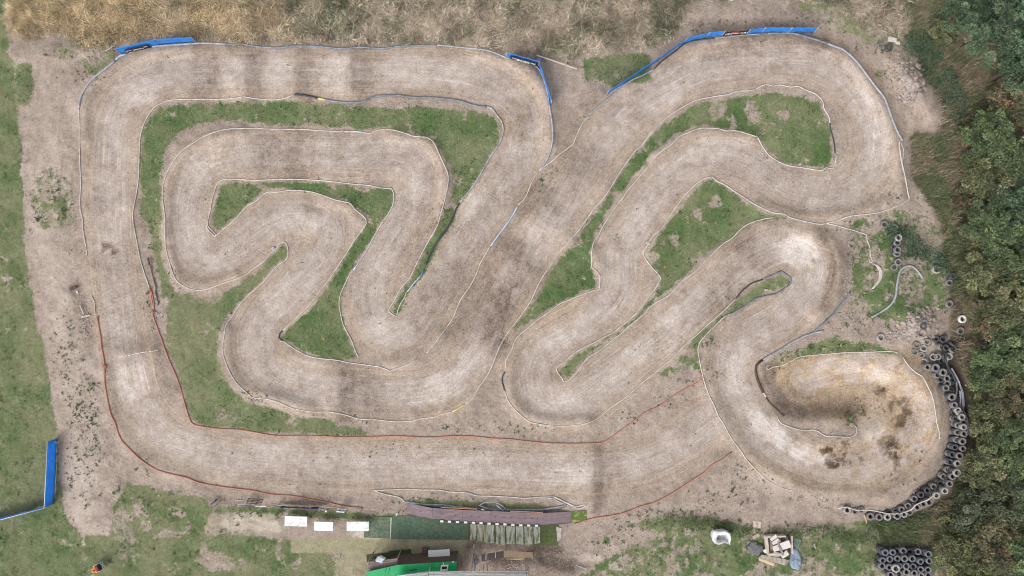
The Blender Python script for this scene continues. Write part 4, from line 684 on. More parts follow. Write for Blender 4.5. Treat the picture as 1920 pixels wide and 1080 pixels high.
for c, r, pts, lab in PIPES:
    if c == 'orange' and len(pts) > 20:
        w0 = P(*pts[0]); root = thing("edging_pipe", w0, lab, "pipe", EG)
        q = catmull(np.array(pts, float), 5); tube_mesh("tube", PA(q[:, 0], q[:, 1], r * .75), r, PIPE[c], parent=root)
        step = 34
        for i in range(step // 2, len(q) - 2, step):
            d = q[i + 1] - q[i]; d /= np.linalg.norm(d); nrm = np.array([-d[1], d[0]])
            a = P(*(q[i] + nrm * 1.5)); b = P(*(q[i] - nrm * 1.5)); tube_mesh("peg", [tuple(a + Vector((0, 0, .02))), tuple(a.lerp(b, .5) + Vector((0, 0, r * 2.1))), tuple(b + Vector((0, 0, .02)))], .016, PIPE['white'], parent=root, segs=5)
    else:
        pipe(c, r, pts, lab, group=EG)
# bundles and tangles
root = thing("pipe_bundle", P(1642, 496), "thick bundle of white pipes folded over itself beside the small ring", "pipe bundle")
for k in range(6):
    off = (k - 2.5) * .9; pts = catmull(np.array([(1639 + off * .3, 494 + k * .3), (1645 + off, 499), (1650.5 + off, 507), (1651.5 + off, 517), (1648 + off, 526), (1643 + off * .8, 533), (1636 + off * .6, 541)], float), 4)
    tube_mesh("pipe", PA(pts[:, 0], pts[:, 1], .05 + .05 * (k % 2)), .04, PIPE['white'], parent=root, segs=6)
def tangle(u, v, col, r, n, label, name, cat):
    root = thing(name, P(u, v), label, cat)
    for k in range(n):
        a = RNG.uniform(0, 6.28, 5); p = np.array([(u + math.cos(x) * r * RNG.uniform(.4, 1), v + math.sin(x) * r * RNG.uniform(.4, 1)) for x in a]); p = catmull(p, 1.5)
        tube_mesh("strand", PA(p[:, 0], p[:, 1], .05 + .05 * RNG.random()), .028, PIPE[col], parent=root, segs=5)
tangle(287, 585, 'orange', 4.5, 4, "tangle of orange netting at the joint beside the weathered plank", "netting_scrap", "netting")
tangle(196, 688, 'orange', 4.5, 4, "tangle of orange netting halfway down the orange pipe by the bank", "netting_scrap", "netting")
tangle(182, 595, 'orange', 2.5, 3, "small knot of orange netting at the top end of the bank's orange pipe", "netting_scrap", "netting")
tangle(515, 817, 'orange', 3, 3, "orange netting knot at the bend of the long straight's pipe", "netting_scrap", "netting")
tangle(785, 77, 'orange', 6, 4, "red and white barrier tape crumpled in the meadow grass", "barrier_tape", "tape")
tangle(1215, 456, 'white', 4, 4, "crumpled white sheeting on the corner of the wedge infield's pipe", "plastic_scrap", "plastic")
tangle(512, 466, 'ice', 4, 7, "crumpled light blue bag at the tip of the hairpin spit", "plastic_bag", "bag")
tangle(1436.5, 544, 'white', 4, 3, "white oval of wire standing in the small green spit", "wire_loop", "wire")
tangle(1597, 796, 'white', 5, 5, "ragged white sheeting by the plant inside the sunken bend", "plastic_scrap", "plastic")
pipe('white', .045, [(1570,954,.15),(1580,951.5,.35),(1592,952,.4),(1607,957,.35),(1630,956.5,.35),(1650,960,.5),(1665,963,.5),(1685,963,.6),(1700,959,.7),(1710,954.5,.8),(1716,947.5,.9),(1727,942,1.0),(1740,937,1.1),(1748,931,1.15),(1755.5,928,1.15)], "white pipe draped over the tyre wall's lower stretch", "draped_pipe")
for i, (pts, c, lab) in enumerate((([(1779,668),(1775,680),(1780,692),(1790,704),(1797,716),(1803,728),(1806,742),(1807,760),(1805,772)],'pale',"outermost pale pipe behind the tyre wall"),([(1784,690),(1792,704),(1799,718),(1803,735),(1805,750),(1804,768)],'pale',"second pale pipe curving behind the tyre wall"),
   ([(1793,712),(1794,730),(1792,745),(1791,760)],'grey',"slate pipe leaning behind the two lone tyre stacks"),([(1800,732),(1801,748),(1799,765),(1798,772)],'pale',"straight pale pipe behind the tyre wall"),([(1776,664),(1773,676),(1778,690),(1786,702),(1792,716)],'black',"black pipe running out of the loose tyres behind the wall"),
   ([(1810,775),(1812,800),(1811,822),(1808,842)],'black',"black pipe behind the tyre wall near its sharpest curve"),([(1807,770),(1814,790),(1814,815)],'grey',"slate pipe behind the tyre wall near the hedge"))):
    pipe(c, .07, [(a, b, .25 + .05 * i) for a, b in pts], lab, group="pipes stored behind the tyre wall")
# ---------------------------------------------------------------- chalk line across the lane
n = 40; t = np.linspace(0, 1, n); lu, lv = 222 + 77 * t, 669.5 - 14 * t + np.sin(t * 9) * .6
V, Q = [], []
for i in range(n - 1):
    if RNG.random() < .25: continue
    b = len(V)
    for (a, c, s_) in ((lu[i], lv[i], -.6), (lu[i + 1], lv[i + 1], -.6), (lu[i + 1], lv[i + 1], .6), (lu[i], lv[i], .6)): V.append(tuple(P(a, c - s_, .012)))
    Q.append((b, b + 1, b + 2, b + 3))
o = mesh_np("chalk_line", V, Q, None, mat("chalk", (.66,.63,.60), (.45,.42,.39), .9, 20)); tag(o, kind="structure")
# ---------------------------------------------------------------- blue windbreak netting fences
def net_mat():
    m = mat("blue_netting", (.10,.42,.88), (.07,.32,.74), .75, 1.6, .15); t = m.node_tree; b = t.nodes["Principled BSDF"]; out = t.nodes["Material Output"]
    tr = t.nodes.new("ShaderNodeBsdfTranslucent"); mx = t.nodes.new("ShaderNodeMixShader"); mx.inputs[0].default_value = .6; src = b.inputs["Base Color"].links[0].from_socket
    t.links.new(src, tr.inputs[0]); t.links.new(b.outputs[0], mx.inputs[1]); t.links.new(tr.outputs[0], mx.inputs[2]); t.links.new(mx.outputs[0], out.inputs[0]); return m
NET = net_mat(); POST = mat("fence_post", (.42,.38,.33), (.28,.25,.21), .8, 6); NETTOP = mat("net_rope", (.55,.58,.62), (.4,.42,.46), .7, 6)
BLK = mat("banner_black", (.022,.022,.028), (.014,.014,.018), .6, 5); LETTER = mat("banner_white", (.78,.78,.78), (.62,.62,.62), .6, 8); NAVY = mat("banner_navy", (.03,.05,.16), (.02,.035,.11), .6, 5); RED = mat("banner_red", (.45,.08,.10), (.3,.06,.08), .6, 5)
def netpanel(name, a, b, h, m, parent, s0=0.0, s1=1.0, off=0.0, sag=.05):
    n, k = 14, 6; t = np.linspace(s0, s1, n); zz = np.linspace(h[0], h[1], k); a = np.array(a); b = np.array(b)
    d = (b - a)[:2]; nr = np.array([-d[1], d[0]]) / np.linalg.norm(d)
    V = []
    for j in range(k):
        for i in range(n):
            p = a + (b - a) * t[i]; w_ = math.sin(i * 1.3 + j * .7) * sag * .35 + math.sin(t[i] * math.pi) * sag * (1 - j / k); 
            V.append((p[0] + nr[0] * (w_ + off), p[1] + nr[1] * (w_ + off), p[2] + zz[j] - math.sin(t[i] * math.pi) * sag * .8 * (j / k)))
    I = np.arange(n * k).reshape(k, n); q = np.stack([I[:-1, :-1], I[:-1, 1:], I[1:, 1:], I[1:, :-1]], -1).reshape(-1, 4)
    o = mesh_np(name, V, q, None, m, smooth=True, parent=parent); sol = o.modifiers.new("thickness", 'SOLIDIFY'); sol.thickness = .006; return o
def net_fence(base, h, label, rope=False, skip=()):
    root = thing("netting_fence", P(*base[0]), label, "fence", "blue netting fences round the track")
    pts = [P(*b) for b in base]
    for i, p in enumerate(pts):
        tube_mesh("post", [tuple(p - Vector((0, 0, .2))), tuple(p + Vector((0, 0, h * .5))), tuple(p + Vector((0, 0, h + .05)))], .03, POST, parent=root, segs=7)
    for i in range(len(pts) - 1):
        if i in skip: continue
        netpanel("netting", pts[i], pts[i + 1], (.02, h), NET, root)
        if rope: tube_mesh("top_rope", [tuple(pts[i] + Vector((0, 0, h + .02))), tuple(pts[i].lerp(pts[i + 1], .5) + Vector((0, 0, h - .01))), tuple(pts[i + 1] + Vector((0, 0, h + .02)))], .03, NETTOP, parent=root, segs=6)
    return root, pts
def banner(root, a, b, s0, s1, z0, z1, m, off, strokes, seed, lm=LETTER, pieces=None):
    o = netpanel("banner", a, b, (z0, z1), m, root, s0, s1, off, .03)
    rg = random.Random(seed); av, bv = Vector(a), Vector(b); d = (bv - av); nr = Vector((-d.y, d.x, 0)).normalized(); bm = bmesh.new()
    for (q0, q1, y0, y1) in strokes:              # unreadable brush-like characters of the banner
        x = q0
        while x < q1:
            wd = rg.uniform(.028, .045)
            for k in range(rg.choice((2, 2, 3))):
                xa = x + rg.uniform(0, wd * .6); xb = xa + wd * rg.uniform(.45, .8); ya = y0 + (y1 - y0) * rg.uniform(0, .5); yb = ya + (y1 - y0) * rg.uniform(.45, .55)
                vs = []
                for xx, yy in ((xa, ya), (xb, ya), (xb + wd * .2, yb), (xa + wd * .2, yb)):
                    s_ = s0 + (s1 - s0) * xx; p = av + d * s_ + Vector((0, 0, z0 + (z1 - z0) * yy)); vs.append(bm.verts.new(p + nr * (off + math.copysign(.045, off))))
                bm.faces.new(vs)
            x += wd + .008
    # bmesh coordinates are made relative to the banner's own thing
    from_bm("lettering", bm, lm, o)
r1, p1 = net_fence([(229,101),(304.6,83.5),(370,79.5)], 1.2, "blue netting fence with a small dark banner on the top corner by the golden meadow")
banner(r1, p1[0], p1[1], .17, .74, .08, .82, BLK, -.10, [(.03,.2,.55,.8),(.3,.55,.4,.7),(.57,.72,.4,.7),(.78,.95,.6,.85),(.05,.25,.1,.3)], 3)
r2, p2 = net_fence([(949.6,107.5),(1010,124),(1033,196)], 1.2, "blue netting fence with a long black and white banner at the top straight's far corner")
banner(r2, p2[0], p2[1], .12, .96, .16, 1.02, BLK, -.10, [(.08,.30,.45,.80),(.24,.66,.14,.86),(.70,.92,.34,.76)], 5)
r3, p3 = net_fence([(1137,178.7),(1236,113),(1281,82),(1323,70.5),(1352,68.5),(1398,65.5),(1426,61.8),(1475,61.8),(1523,62)], 1.2, "long curved blue netting fence with a dark banner round the upper bend", skip=(4,))
banner(r3, p3[4], p3[5], .04, .98, .1, 1.05, BLK, -.02, [(.04,.28,.30,.8),(.66,.78,.45,.8),(.8,.95,.45,.85)], 9)
banner(r3, p3[4], p3[5], .30, .62, .55, 1.05, RED, -.06, [(.1,.9,.2,.8)], 12)
r4, p4 = net_fence([(106.5,822),(100.5,944.5),(4,970),(-60,987)], 1.15, "tall blue netting fence standing on the lawn, open towards the frame edge", rope=True)
pipe('yellow', .03, [(103,828,.5),(106,831,.5),(109,829.5,.4),(111,827,.3)], "yellow cord tied to the lawn fence's end post", "tie_cord", "cord")
# ---------------------------------------------------------------- tyres
def tyre_mesh(name, m, R=.29, r=.155, wd=.20):
    prof = [(r, -wd * .36), (r + .012, -wd * .46), (R * .78, -wd * .52), (R * .95, -wd * .46), (R, -wd * .30), (R, -wd * .08), (R - .012, -wd * .07), (R - .012, wd * .07), (R, wd * .08), (R, wd * .30), (R * .95, wd * .46), (R * .78, wd * .52), (r + .012, wd * .46), (r, wd * .36), (r + .035, wd * .30), (R - .05, wd * .26), (R - .035, 0), (R - .05, -wd * .26), (r + .035, -wd * .30)]
    n = 26; th = np.linspace(0, 2 * math.pi, n, endpoint=False); V = []
    for k, t_ in enumerate(th):
        for (a, z) in prof:
            q = a - (.008 if (k % 2 and a >= R - 1e-6) else 0); V.append((q * math.cos(t_), q * math.sin(t_), z))
    m_ = len(prof); I = np.arange(n * m_).reshape(n, m_); J = np.roll(I, -1, 0)
    q = np.stack([I, J, np.roll(J, -1, 1), np.roll(I, -1, 1)], -1).reshape(-1, 4)
    o = mesh_np(name, V, q, None, m, smooth=True); me = o.data; bpy.data.objects.remove(o); return me
TY = {'dusty': mat("tyre_dusty", (.215,.20,.195), (.12,.112,.112), .9, 5), 'dark': mat("tyre_dark", (.085,.085,.092), (.045,.046,.052), .85, 5), 'pale': mat("tyre_pale", (.34,.325,.31), (.21,.20,.19), .9, 5), 'blue': mat("tyre_bluish", (.17,.175,.195), (.095,.098,.112), .85, 5), 'white': mat("tyre_white_paint", (.64,.63,.61), (.50,.48,.46), .6, 8)}
TM = {k_: tyre_mesh("tyre_" + k_, m_) for k_, m_ in TY.items()}
TYRES = []
def tyre(u, v, h, kind, label, group, scale=1.0, tilt=0.0, az=0.0, zabs=None):
    p = P(u, v, h=h) if zabs is None else P(u, v, z=zabs)
    o = bpy.data.objects.new("tyre", TM[kind]); o.location = p; o.scale = (scale,) * 3
    nz = Vector((math.sin(tilt) * math.cos(az), math.sin(tilt) * math.sin(az), math.cos(tilt))); q = nz.to_track_quat('Z', 'Y'); o.rotation_mode = 'QUATERNION'; o.rotation_quaternion = q
    sc.collection.objects.link(o); TYRES.append(o); return tag(o, label, "tyre", group)
TH = .205
def stack(u, v, nst, kinds, top_label, low_label, group, scale=1.0, spread=.035):
    """column of tyres; (u, v) is where its top tyre shows"""
    ht = (nst - .5) * TH; g0 = P(u, v, z=ht + .1); base = float(zmap(960 + g0.x / S, 540 - g0.y / S)); top = P(u, v, z=base + ht)
    for k in range(nst):
        z = base + (k + .5) * TH; last = k == nst - 1
        o = bpy.data.objects.new("tyre", TM[kinds[0] if last else random.choice(kinds[1])]); sp = 0 if last else spread
        o.location = (top.x + random.gauss(0, sp), top.y + random.gauss(0, sp), z); s_ = scale * (1 if last else random.uniform(.93, 1.06)); o.scale = (s_, s_, 1.0)
        o.rotation_euler = (random.gauss(0, .05), random.gauss(0, .05), random.uniform(0, 6)); sc.collection.objects.link(o)
        tag(o, top_label if last else low_label, "tyre", group); TYRES.append(o)
# curved wall: tops listed from its free end beside the rope to the pipes
WALL = [(1588,956,2,1.12),(1602,958,1,1.0),(1614,956,1,1.0),(1631.6,968,2,1.1),(1648,969,2,1.12),(1663.7,969,3,1.08),(1682,967,3,1.1),(1694.6,964,3,.95),(1705,960,3,1.0),(1719,950.6,4,1.0),(1730.7,944.5,4,.98),(1741.6,941.5,5,1.12),(1755.5,928.5,6,.98),(1771,920,6,1.0),(1780,906.7,6,1.0),(1785.5,893,6,1.0),
 (1794,886,7,1.15),(1795,868.5,6,1.0),(1799,854.4,6,1.1),(1805,841,6,.96),(1804.4,827,6,1.05),(1807,813,6,1.02),(1806.4,800.4,6,.98),(1806,792.4,5,1.05),(1803,781.5,5,1.02),(1799,775,4,1.02),(1795.5,769,4,1.0),(1789,759,4,.98),(1784.4,744,4,1.12),(1773,727,3,1.02),(1776,719,3,1.0),(1775,709,3,1.0),(1768,698,4,1.15),(1754,689.5,3,1.25),(1738.5,688,3,1.0)]
ORD = "first second third fourth fifth sixth seventh eighth ninth tenth eleventh twelfth thirteenth fourteenth fifteenth sixteenth seventeenth eighteenth nineteenth twentieth".split()
LOW = "dark tyre under the top course of the curved tyre wall"
for i, (u, v, n, s_) in enumerate(WALL):
    j = len(WALL) - 1 - i; lab = f"{ORD[i]} top tyre of the curved tyre wall, counted from the white pipe's free end" if i < 18 else f"{ORD[j]} top tyre of the curved tyre wall, counted from the loose tyre heap"
    stack(u, v, n, (random.choice(('dusty', 'dusty', 'dusty', 'pale')), ('dark', 'dark', 'dusty')), lab, LOW, "tyres of the curved tyre wall", s_)
# inner second course of the wall, standing lower and nearer to the dirt
for u, v, n in ((1762,906,3),(1768,893,3),(1776,880,3),(1781,866,4),(1785,852,4),(1790,838,4),(1793,824,4),(1795,810,4),(1796,797,4),(1791,784,3),(1788,772,2),(1750,912,3),(1738,919,3),(1726,927,3),(1714,935,2),(1702,948,2),(1690,955,2),(1678,958,1),(1664,961,1),(1763,711,2),(1757,703,2),(1768,727,2)):
    stack(u, v, n, ('dark' if random.random() < .55 else 'dusty', ('dark', 'dusty')), "dark tyre of the lower inner course of the curved tyre wall", "dark tyre of the lower inner course of the curved tyre wall", "tyres of the curved tyre wall", .98, .06)
# square block beside the hedge
ROWS = [("back", [(1653,1031.4,3),(1659.5,1035.4,4),(1673.4,1035,4),(1682.5,1032.5,3),(1693.4,1032,4),(1705,1034,3),(1720.8,1033.6,4),(1731,1035.4,3),(1740.5,1038.3,4)]), ("second", [(1654.4,1050,4),(1668,1047.8,4),(1682,1046.7,4),(1695.6,1047,5),(1710,1047,5),(1725.5,1052,4),(1741.6,1051,4)]),
 ("third", [(1653.3,1060.6,4),(1667,1062.8,4),(1684.7,1061,4),(1698.5,1060.6,4),(1711.7,1061.7,3),(1726,1067,4),(1739.7,1067.5,4)]), ("front", [(1669.7,1077,4),(1684.7,1075.5,4),(1699,1072,4),(1714,1074,4),(1726.6,1078.4,4),(1739.4,1077.7,4)])]
for rn, row in ROWS:
    for i, (u, v, n) in enumerate(row):
        stack(u, v, n, ('dark' if rn == "back" and i in (0, 3, 5, 7) else random.choice(('blue', 'blue', 'dusty')), ('dark',)), f"{ORD[i]} top tyre in the {rn} row of the square tyre block, counting towards the hedge", "dark tyre buried in the columns of the square tyre block", "tyres of the square block", 1.0 + random.uniform(-.04, .06), .05)
tyre(1679, 1065.3, 1.02, 'pale', "big pale tyre lying loose on top of the square tyre block", "tyres of the square block", 1.2)
# line of tyres among the weeds
LN = "tyres lying among the weeds"
for u, v, h, k_, s_, lab in ((1658,420.7,.1,'dusty',1.12,"single dusty tyre heading the tyre line, with grass inside"),(1672,425,.1,'dusty',1.1,"lower of the two overlapping tyres near the head of the tyre line"),(1676.4,426.6,.3,'dusty',1.05,"upper of the two overlapping tyres near the head of the tyre line"),(1684.4,433,.1,'dark',1.05,"dark tyre lying low at the corner of the tyre line"),
  (1683.7,439,.3,'dark',1.05,"dark tyre just above the palest tyre of the tyre line"),(1681,447,.1,'dark',1.0,"tyre hidden beneath the palest tyre of the tyre line"),(1684.4,445.6,.5,'pale',1.05,"palest tyre on top of the tyre line"),(1676,462,.1,'dark',1.05,"low tyre peeping out beside the middle of the tyre line"),(1682,454.8,.4,'dusty',1.05,"dusty tyre right below the palest one in the tyre line"),
  (1676,470,.1,'dark',1.0,"half hidden low tyre below the middle of the tyre line"),(1681.5,475,.3,'dusty',1.05,"lower of the two crossed tyres in the tyre line"),(1682.5,468.4,.5,'dusty',1.08,"upper of the two crossed tyres in the tyre line"),(1683.7,491,.1,'dusty',1.1,"separate dusty tyre near the foot of the tyre line"),(1676,500.7,.02,'dusty',1.1,"half buried tyre at the foot of the tyre line"),
  (1755.5,505,.1,'pale',1.3,"large pale tyre with green weeds growing through it"),(1762,481.5,.06,'dark',1.0,"dark tyre sunk in the nettles above the large pale tyre"),(1787,517.5,.25,'dark',1.05,"top tyre of the pair stacked at the undergrowth"),(1784.5,521.5,.1,'dark',1.1,"bottom tyre of the pair stacked at the undergrowth"),(1779.5,529.6,.1,'dusty',1.0,"grey tyre leaning below the stacked pair at the undergrowth"),(1779.5,569,.1,'dusty',1.15,"sunken tyre in brown stalks between the stacked pair and the white tyre"),
  (1651,633,.1,'pale',1.2,"lone pale tyre on bare earth below the hooked pipe"),(1666,90,.1,'dark',1.12,"dark tyre beside the pale slab on the rubble bank"),(1666-15,86,.03,'dusty',.9,"half buried tyre rim next to the dark tyre on the rubble bank"),(1804,598,.14,'white',1.2,"white painted tyre at the edge of the undergrowth"),(1800.5,620,.1,'dusty',1.15,"grey tyre just below the white painted one"),(1803,637,.1,'dark',1.05,"tyre sunk in undergrowth two below the white painted one"),
  (1725.3,626,.08,'dusty',1.0,"tyre among clods, lowest of three above the loose heap"),(1730.5,612,.08,'dark',.95,"dark tyre among clods, middle of three above the loose heap"),(1733,604.5,.05,'dusty',.9,"half buried tyre among clods, topmost of three above the loose heap")):
    tyre(u, v, h, k_, lab, LN, s_, .06, random.uniform(0, 6))
HP = "loose tyres heaped at the head of the tyre wall"
for u, v, h, k_, s_, ti, az, lab in ((1754,635,.1,'dark',1.0,.2,2,"dark tyre at the grassy end of the loose heap"),(1767,636,.12,'dark',1.05,.15,1,"darker of two tyres at the upper side of the loose heap"),(1773,633,.3,'dark',1.0,1.3,.2,"tyre standing on its tread at the upper side of the loose heap"),(1739,640.5,.26,'dusty',1.0,.95,3.4,"dusty tyre tilted on edge above the soil lump of the heap"),
  (1718,647,.05,'dusty',1.05,.15,3,"tyre filled with earth, outermost of the loose heap"),(1731.5,653,.12,'pale',1.1,.35,2.2,"pale tyre filled with earth beside the soil lump"),(1715,660.5,.08,'dusty',1.0,.4,3.0,"earth filled tyre nearest the white pipe's end"),(1762,650,.2,'dusty',1.05,.7,.2,"tilted tyre behind the soil lump of the heap"),(1773,652,.1,'dark',1.05,.15,1,"mossy dark tyre at the centre of the loose heap"),
  (1750.5,669.5,.25,'pale',1.1,.5,2.8,"pale tyre underneath the middle pair of the heap"),(1758,668.7,.42,'dusty',1.0,.35,3,"upper tyre of the middle pair in the heap"),(1768,668,.3,'dark',1.0,.95,.1,"dark tyre on edge in the heap's middle"),(1779,668,.35,'pale',1.1,.1,0,"pale round tyre lying flat on the heap where the pipes begin"),(1762,677,.2,'dark',1.0,.7,.6,"dark tilted tyre under the middle pair"),(1744,689,.3,'dusty',1.0,.6,3.1,"leaning tyre at the side of the first wall stack"),
  (1734,677,.12,'pale',1.0,1.2,3.5,"earth caked tyre lying on its side below the soil lump"),(1728,665,.1,'dusty',1.0,.9,3.4,"tyre half buried in the soil slope of the heap"),(1793,648,.15,'dark',1.0,.5,.5,"dark tyre disappearing under the hedge beside the heap"),(1785,644,.2,'dark',1.0,.9,1.0,"dark tyre on edge near the hedge beside the heap"),(1784,657,.3,'dusty',1.0,.8,.9,"tyre with a pale edge leaning in the heap near the hedge"),
  (1770,689,.2,'dark',1.05,.2,0,"dark tyre in the gap behind the pale wall tyre"),(1782.6,731,.3,'dusty',1.0,.8,1.2,"tyre leaning on edge against the tyre wall's pipes"),(1786,722,.12,'dark',1.0,.1,0,"dark tyre lying behind the wall near the pipes"),(1785,711,.12,'dark',1.0,.15,0,"second dark tyre lying behind the wall near the pipes")):
    tyre(u, v, h, k_, lab, HP, s_, ti, az)
# ================================================================ OBJECTS ROUND THE TRACK
def prism(bm, top, depth, sides=True):
    """solid under a top outline given as world points; depth is a thickness straight down"""
    t = [bm.verts.new(p) for p in top]; b = [bm.verts.new(Vector(p) - Vector((0, 0, depth))) for p in top]
    bm.faces.new(t); bm.faces.new(b[::-1]); n = len(t)
    for i in range(n): bm.faces.new((t[i], b[i], b[(i + 1) % n], t[(i + 1) % n]))
    bm.normal_update()
def bevel(bm, w=.01):
    bmesh.ops.recalc_face_normals(bm, faces=bm.faces); bmesh.ops.bevel(bm, geom=bm.edges[:], offset=w, segments=2, affect='EDGES', clamp_overlap=True)
def slab(name, px, z, depth, m, parent=None, bev=.008, origin=None, rel=True):
    """board or panel whose top outline shows at photo pixels px at height z above the ground"""
    c = np.mean(np.array([q[:2] for q in px]), 0); zb = float(zmap(*c)) if rel else 0.0
    top = [P(q[0], q[1], z=zb + (q[2] if len(q) > 2 else z)) for q in px]
    bm = bmesh.new(); prism(bm, top, depth); bevel(bm, bev) if bev else bmesh.ops.recalc_face_normals(bm, faces=bm.faces)
    if parent is None and origin is None: origin = tuple(sum(top, Vector()) / len(top) - Vector((0, 0, depth)))
    return from_bm(name, bm, m, parent, origin=origin)
def rod(name, a, b, r, m, parent=None, segs=7, origin=None): return tube_mesh(name, [tuple(a), tuple(Vector(a).lerp(Vector(b), .5)), tuple(b)], r, m, parent, segs, origin)
WOOD = mat("weathered_wood", (.30,.25,.215), (.17,.135,.115), .9, 3, .3, stretch=(1, 6, 1)); PALEWOOD = mat("pale_board", (.52,.46,.40), (.36,.31,.265), .85, 3, .2); DKWOOD = mat("dark_timber", (.105,.078,.065), (.055,.042,.036), .9, 3, .3, stretch=(6, 1, 1))
OSB = mat("strand_board", (.44,.335,.225), (.27,.195,.125), .85, 9, .3); NEWWOOD = mat("fresh_timber", (.56,.45,.27), (.42,.33,.19), .8, 4)
WHITE = mat("table_white", (.64,.64,.64), (.57,.565,.56), .55, 2.2, contrast=(.28, .45)); STEEL = mat("galvanised_steel", (.42,.43,.44), (.26,.265,.27), .55, 5, metal=.35); PLANK = mat("scaffold_plank", (.34,.325,.315), (.20,.19,.18), .9, 2.5, .2, stretch=(.6, 7, 1))
GREENR = mat("green_roof_sheet", (.017,.30,.105), (.013,.24,.085), .45, 1.2); GREENF = mat("green_roof_trim", (.02,.36,.13), (.016,.29,.1), .45, 1.2); BLACKP = mat("black_plastic", (.02,.02,.022), (.012,.012,.013), .5, 4); GLASS = mat("dark_glass", (.03,.035,.045), (.018,.02,.026), .15, 2)
# ---- white tables
def table(px, label, stains=False, h=.74):
    root = thing("folding_table", P(*np.mean(np.array(px), 0)), label, "table", "white tables by the pits")
    m = mat("table_top_stained", (.62,.62,.62), (.46,.44,.42), .55, 3.6, contrast=(.38, .48)) if stains else WHITE
    slab("tabletop", px, h, .045, m, root, .012); c = Vector(); pts = [P(q[0], q[1], h=h) for q in px]; c = sum(pts, Vector()) / 4
    for p in pts:
        q = p.lerp(c, .16); gz = float(zmap(960 + q.x / S, 540 - q.y / S)); rod("leg", (q.x, q.y, gz - .02), (q.x, q.y, p.z - .05), .018, STEEL, root)
    for a, b in ((0, 3), (1, 2)):
        u_, v_ = pts[a].lerp(c, .16), pts[b].lerp(c, .16); rod("crossbar", u_ - Vector((0, 0, .5)), v_ - Vector((0, 0, .5)), .014, STEEL, root)
table([(534,967.5),(576,968.8),(575.5,987.5),(533.3,986.3)], "white stained table standing alone on pale bare earth, end of the row", True)
table([(589,978),(624.5,979.2),(624,996),(588.7,994.8)], "cleanest white table, smallest of the row of three", False)
table([(650,978.2),(691.7,978.2),(691.5,995.8),(650,995.5)], "white stained table at the corner of the dark green matting", True)
table([(802.4,1032.2),(843,1030),(844,1048),(803.5,1050.5)], "white table standing against the green roofed cabin", False, .95)
# ---- pit deck
DECK = mat("deck_ply", (.225,.175,.185), (.145,.108,.118), .8, 1.3, .1, stretch=(1, 5, 1)); DECKS = mat("deck_edge", (.12,.085,.088), (.075,.052,.055), .85, 3)
up = [(762.5,942.7,.06),(811,952.8,.45),(867.5,956,.5),(922,958.2,.5),(979,961,.5),(1022,962,.45),(1034.5,961.2,.4),(1070.6,959,.06)]
lo = [(762.5,963.2,.06),(811,973,.45),(867.5,976.6,.5),(922,979.3,.5),(979,983,.5),(1022,983.8,.45),(1034.5,982.8,.4),(1070.6,979.8,.06)]
deck = thing("pit_deck", P(900, 968), "long mauve plywood ramp deck with white squares along its lower edge", "ramp")
for i in range(7):
    a, b, c, d = up[i], up[i + 1], lo[i + 1], lo[i]; e = .12
    slab("deck_panel", [(a[0] + e, a[1], a[2]), (b[0] - e, b[1], b[2]), (c[0] - e, c[1], c[2]), (d[0] + e, d[1], d[2])], 0, .05, DECK, deck, .006)
    slab("fascia", [(d[0] + e, d[1] + .1, d[2] - .03), (c[0] - e, c[1] + .1, c[2] - .03), (c[0] - e, c[1] + 1.4, c[2] - .03), (d[0] + e, d[1] + 1.4, d[2] - .03)], 0, max(.05, min(a[2], b[2]) - .06), DECKS, deck, .004)
for u, v in ((828.4,977.6),(842.7,978.2),(857.8,978.9),(872.9,979.5),(887.7,980.2),(902,980.8),(917,981.9),(932,982.6),(946.8,983.3),(961.7,984),(976.6,984.8),(991.3,985.3),(1006,985.8)):
    slab("number_board", [(u - 3, v - 1.8), (u + 3, v - 1.7), (u + 3, v + 1.9), (u - 3, v + 1.8)], .58, .09, mat("number_board_white", (.66,.66,.68), (.58,.58,.6), .5, 6), deck, .008)
for u, v in ((788,959),(806,962),(827,965),(854,966.3),(884,968),(898,968.6),(928,970),(945,970.4),(958,971.2),(973,972),(986,972),(998,972.4),(1008,973),(1018,973.3)):
    p = P(u, v, h=.56); bm = bmesh.new(); bmesh.ops.create_cone(bm, cap_ends=True, segments=8, radius1=.035, radius2=.02, depth=.05, matrix=Matrix.Translation(p)); from_bm("bolt", bm, BLACKP, deck)
for a, b, c in (((827,951.5),(893,954.5),'orange'),((957,958.5),(1017,961),'orange')):
    slab("side_rail", [(a[0], a[1] - .9), (b[0], b[1] - .9), (b[0], b[1] + .9), (a[0], a[1] + .9)], .56, .06, mat("rail_wood", (.42,.20,.12), (.30,.14,.09), .8, 3), deck, .01)
    for q in (a, b): slab("rail_post", [(q[0] - .7, q[1] - 1.5), (q[0] + .7, q[1] - 1.5), (q[0] + .7, q[1] + 1.5), (q[0] - .7, q[1] + 1.5)], .6, .5, WOOD, deck, .006)
tag(slab("turf_mat", [(1071.2,958.5),(1100,957.5),(1099.5,978),(1071.2,980.5)], .05, .03, mat("mossy_mat", (.085,.125,.03), (.25,.23,.12), .95, 3.2, .4, contrast=(.42, .48)), bev=0), "mossy green mat lying at the end of the mauve deck", "mat")
tag(slab("yellow_block", [(903,954.4),(908,955.6),(907.5,957),(902.5,956)], .6, .08, PIPE['yellow']), "yellow block wedged between the pipe bundle and the mauve deck", "block")
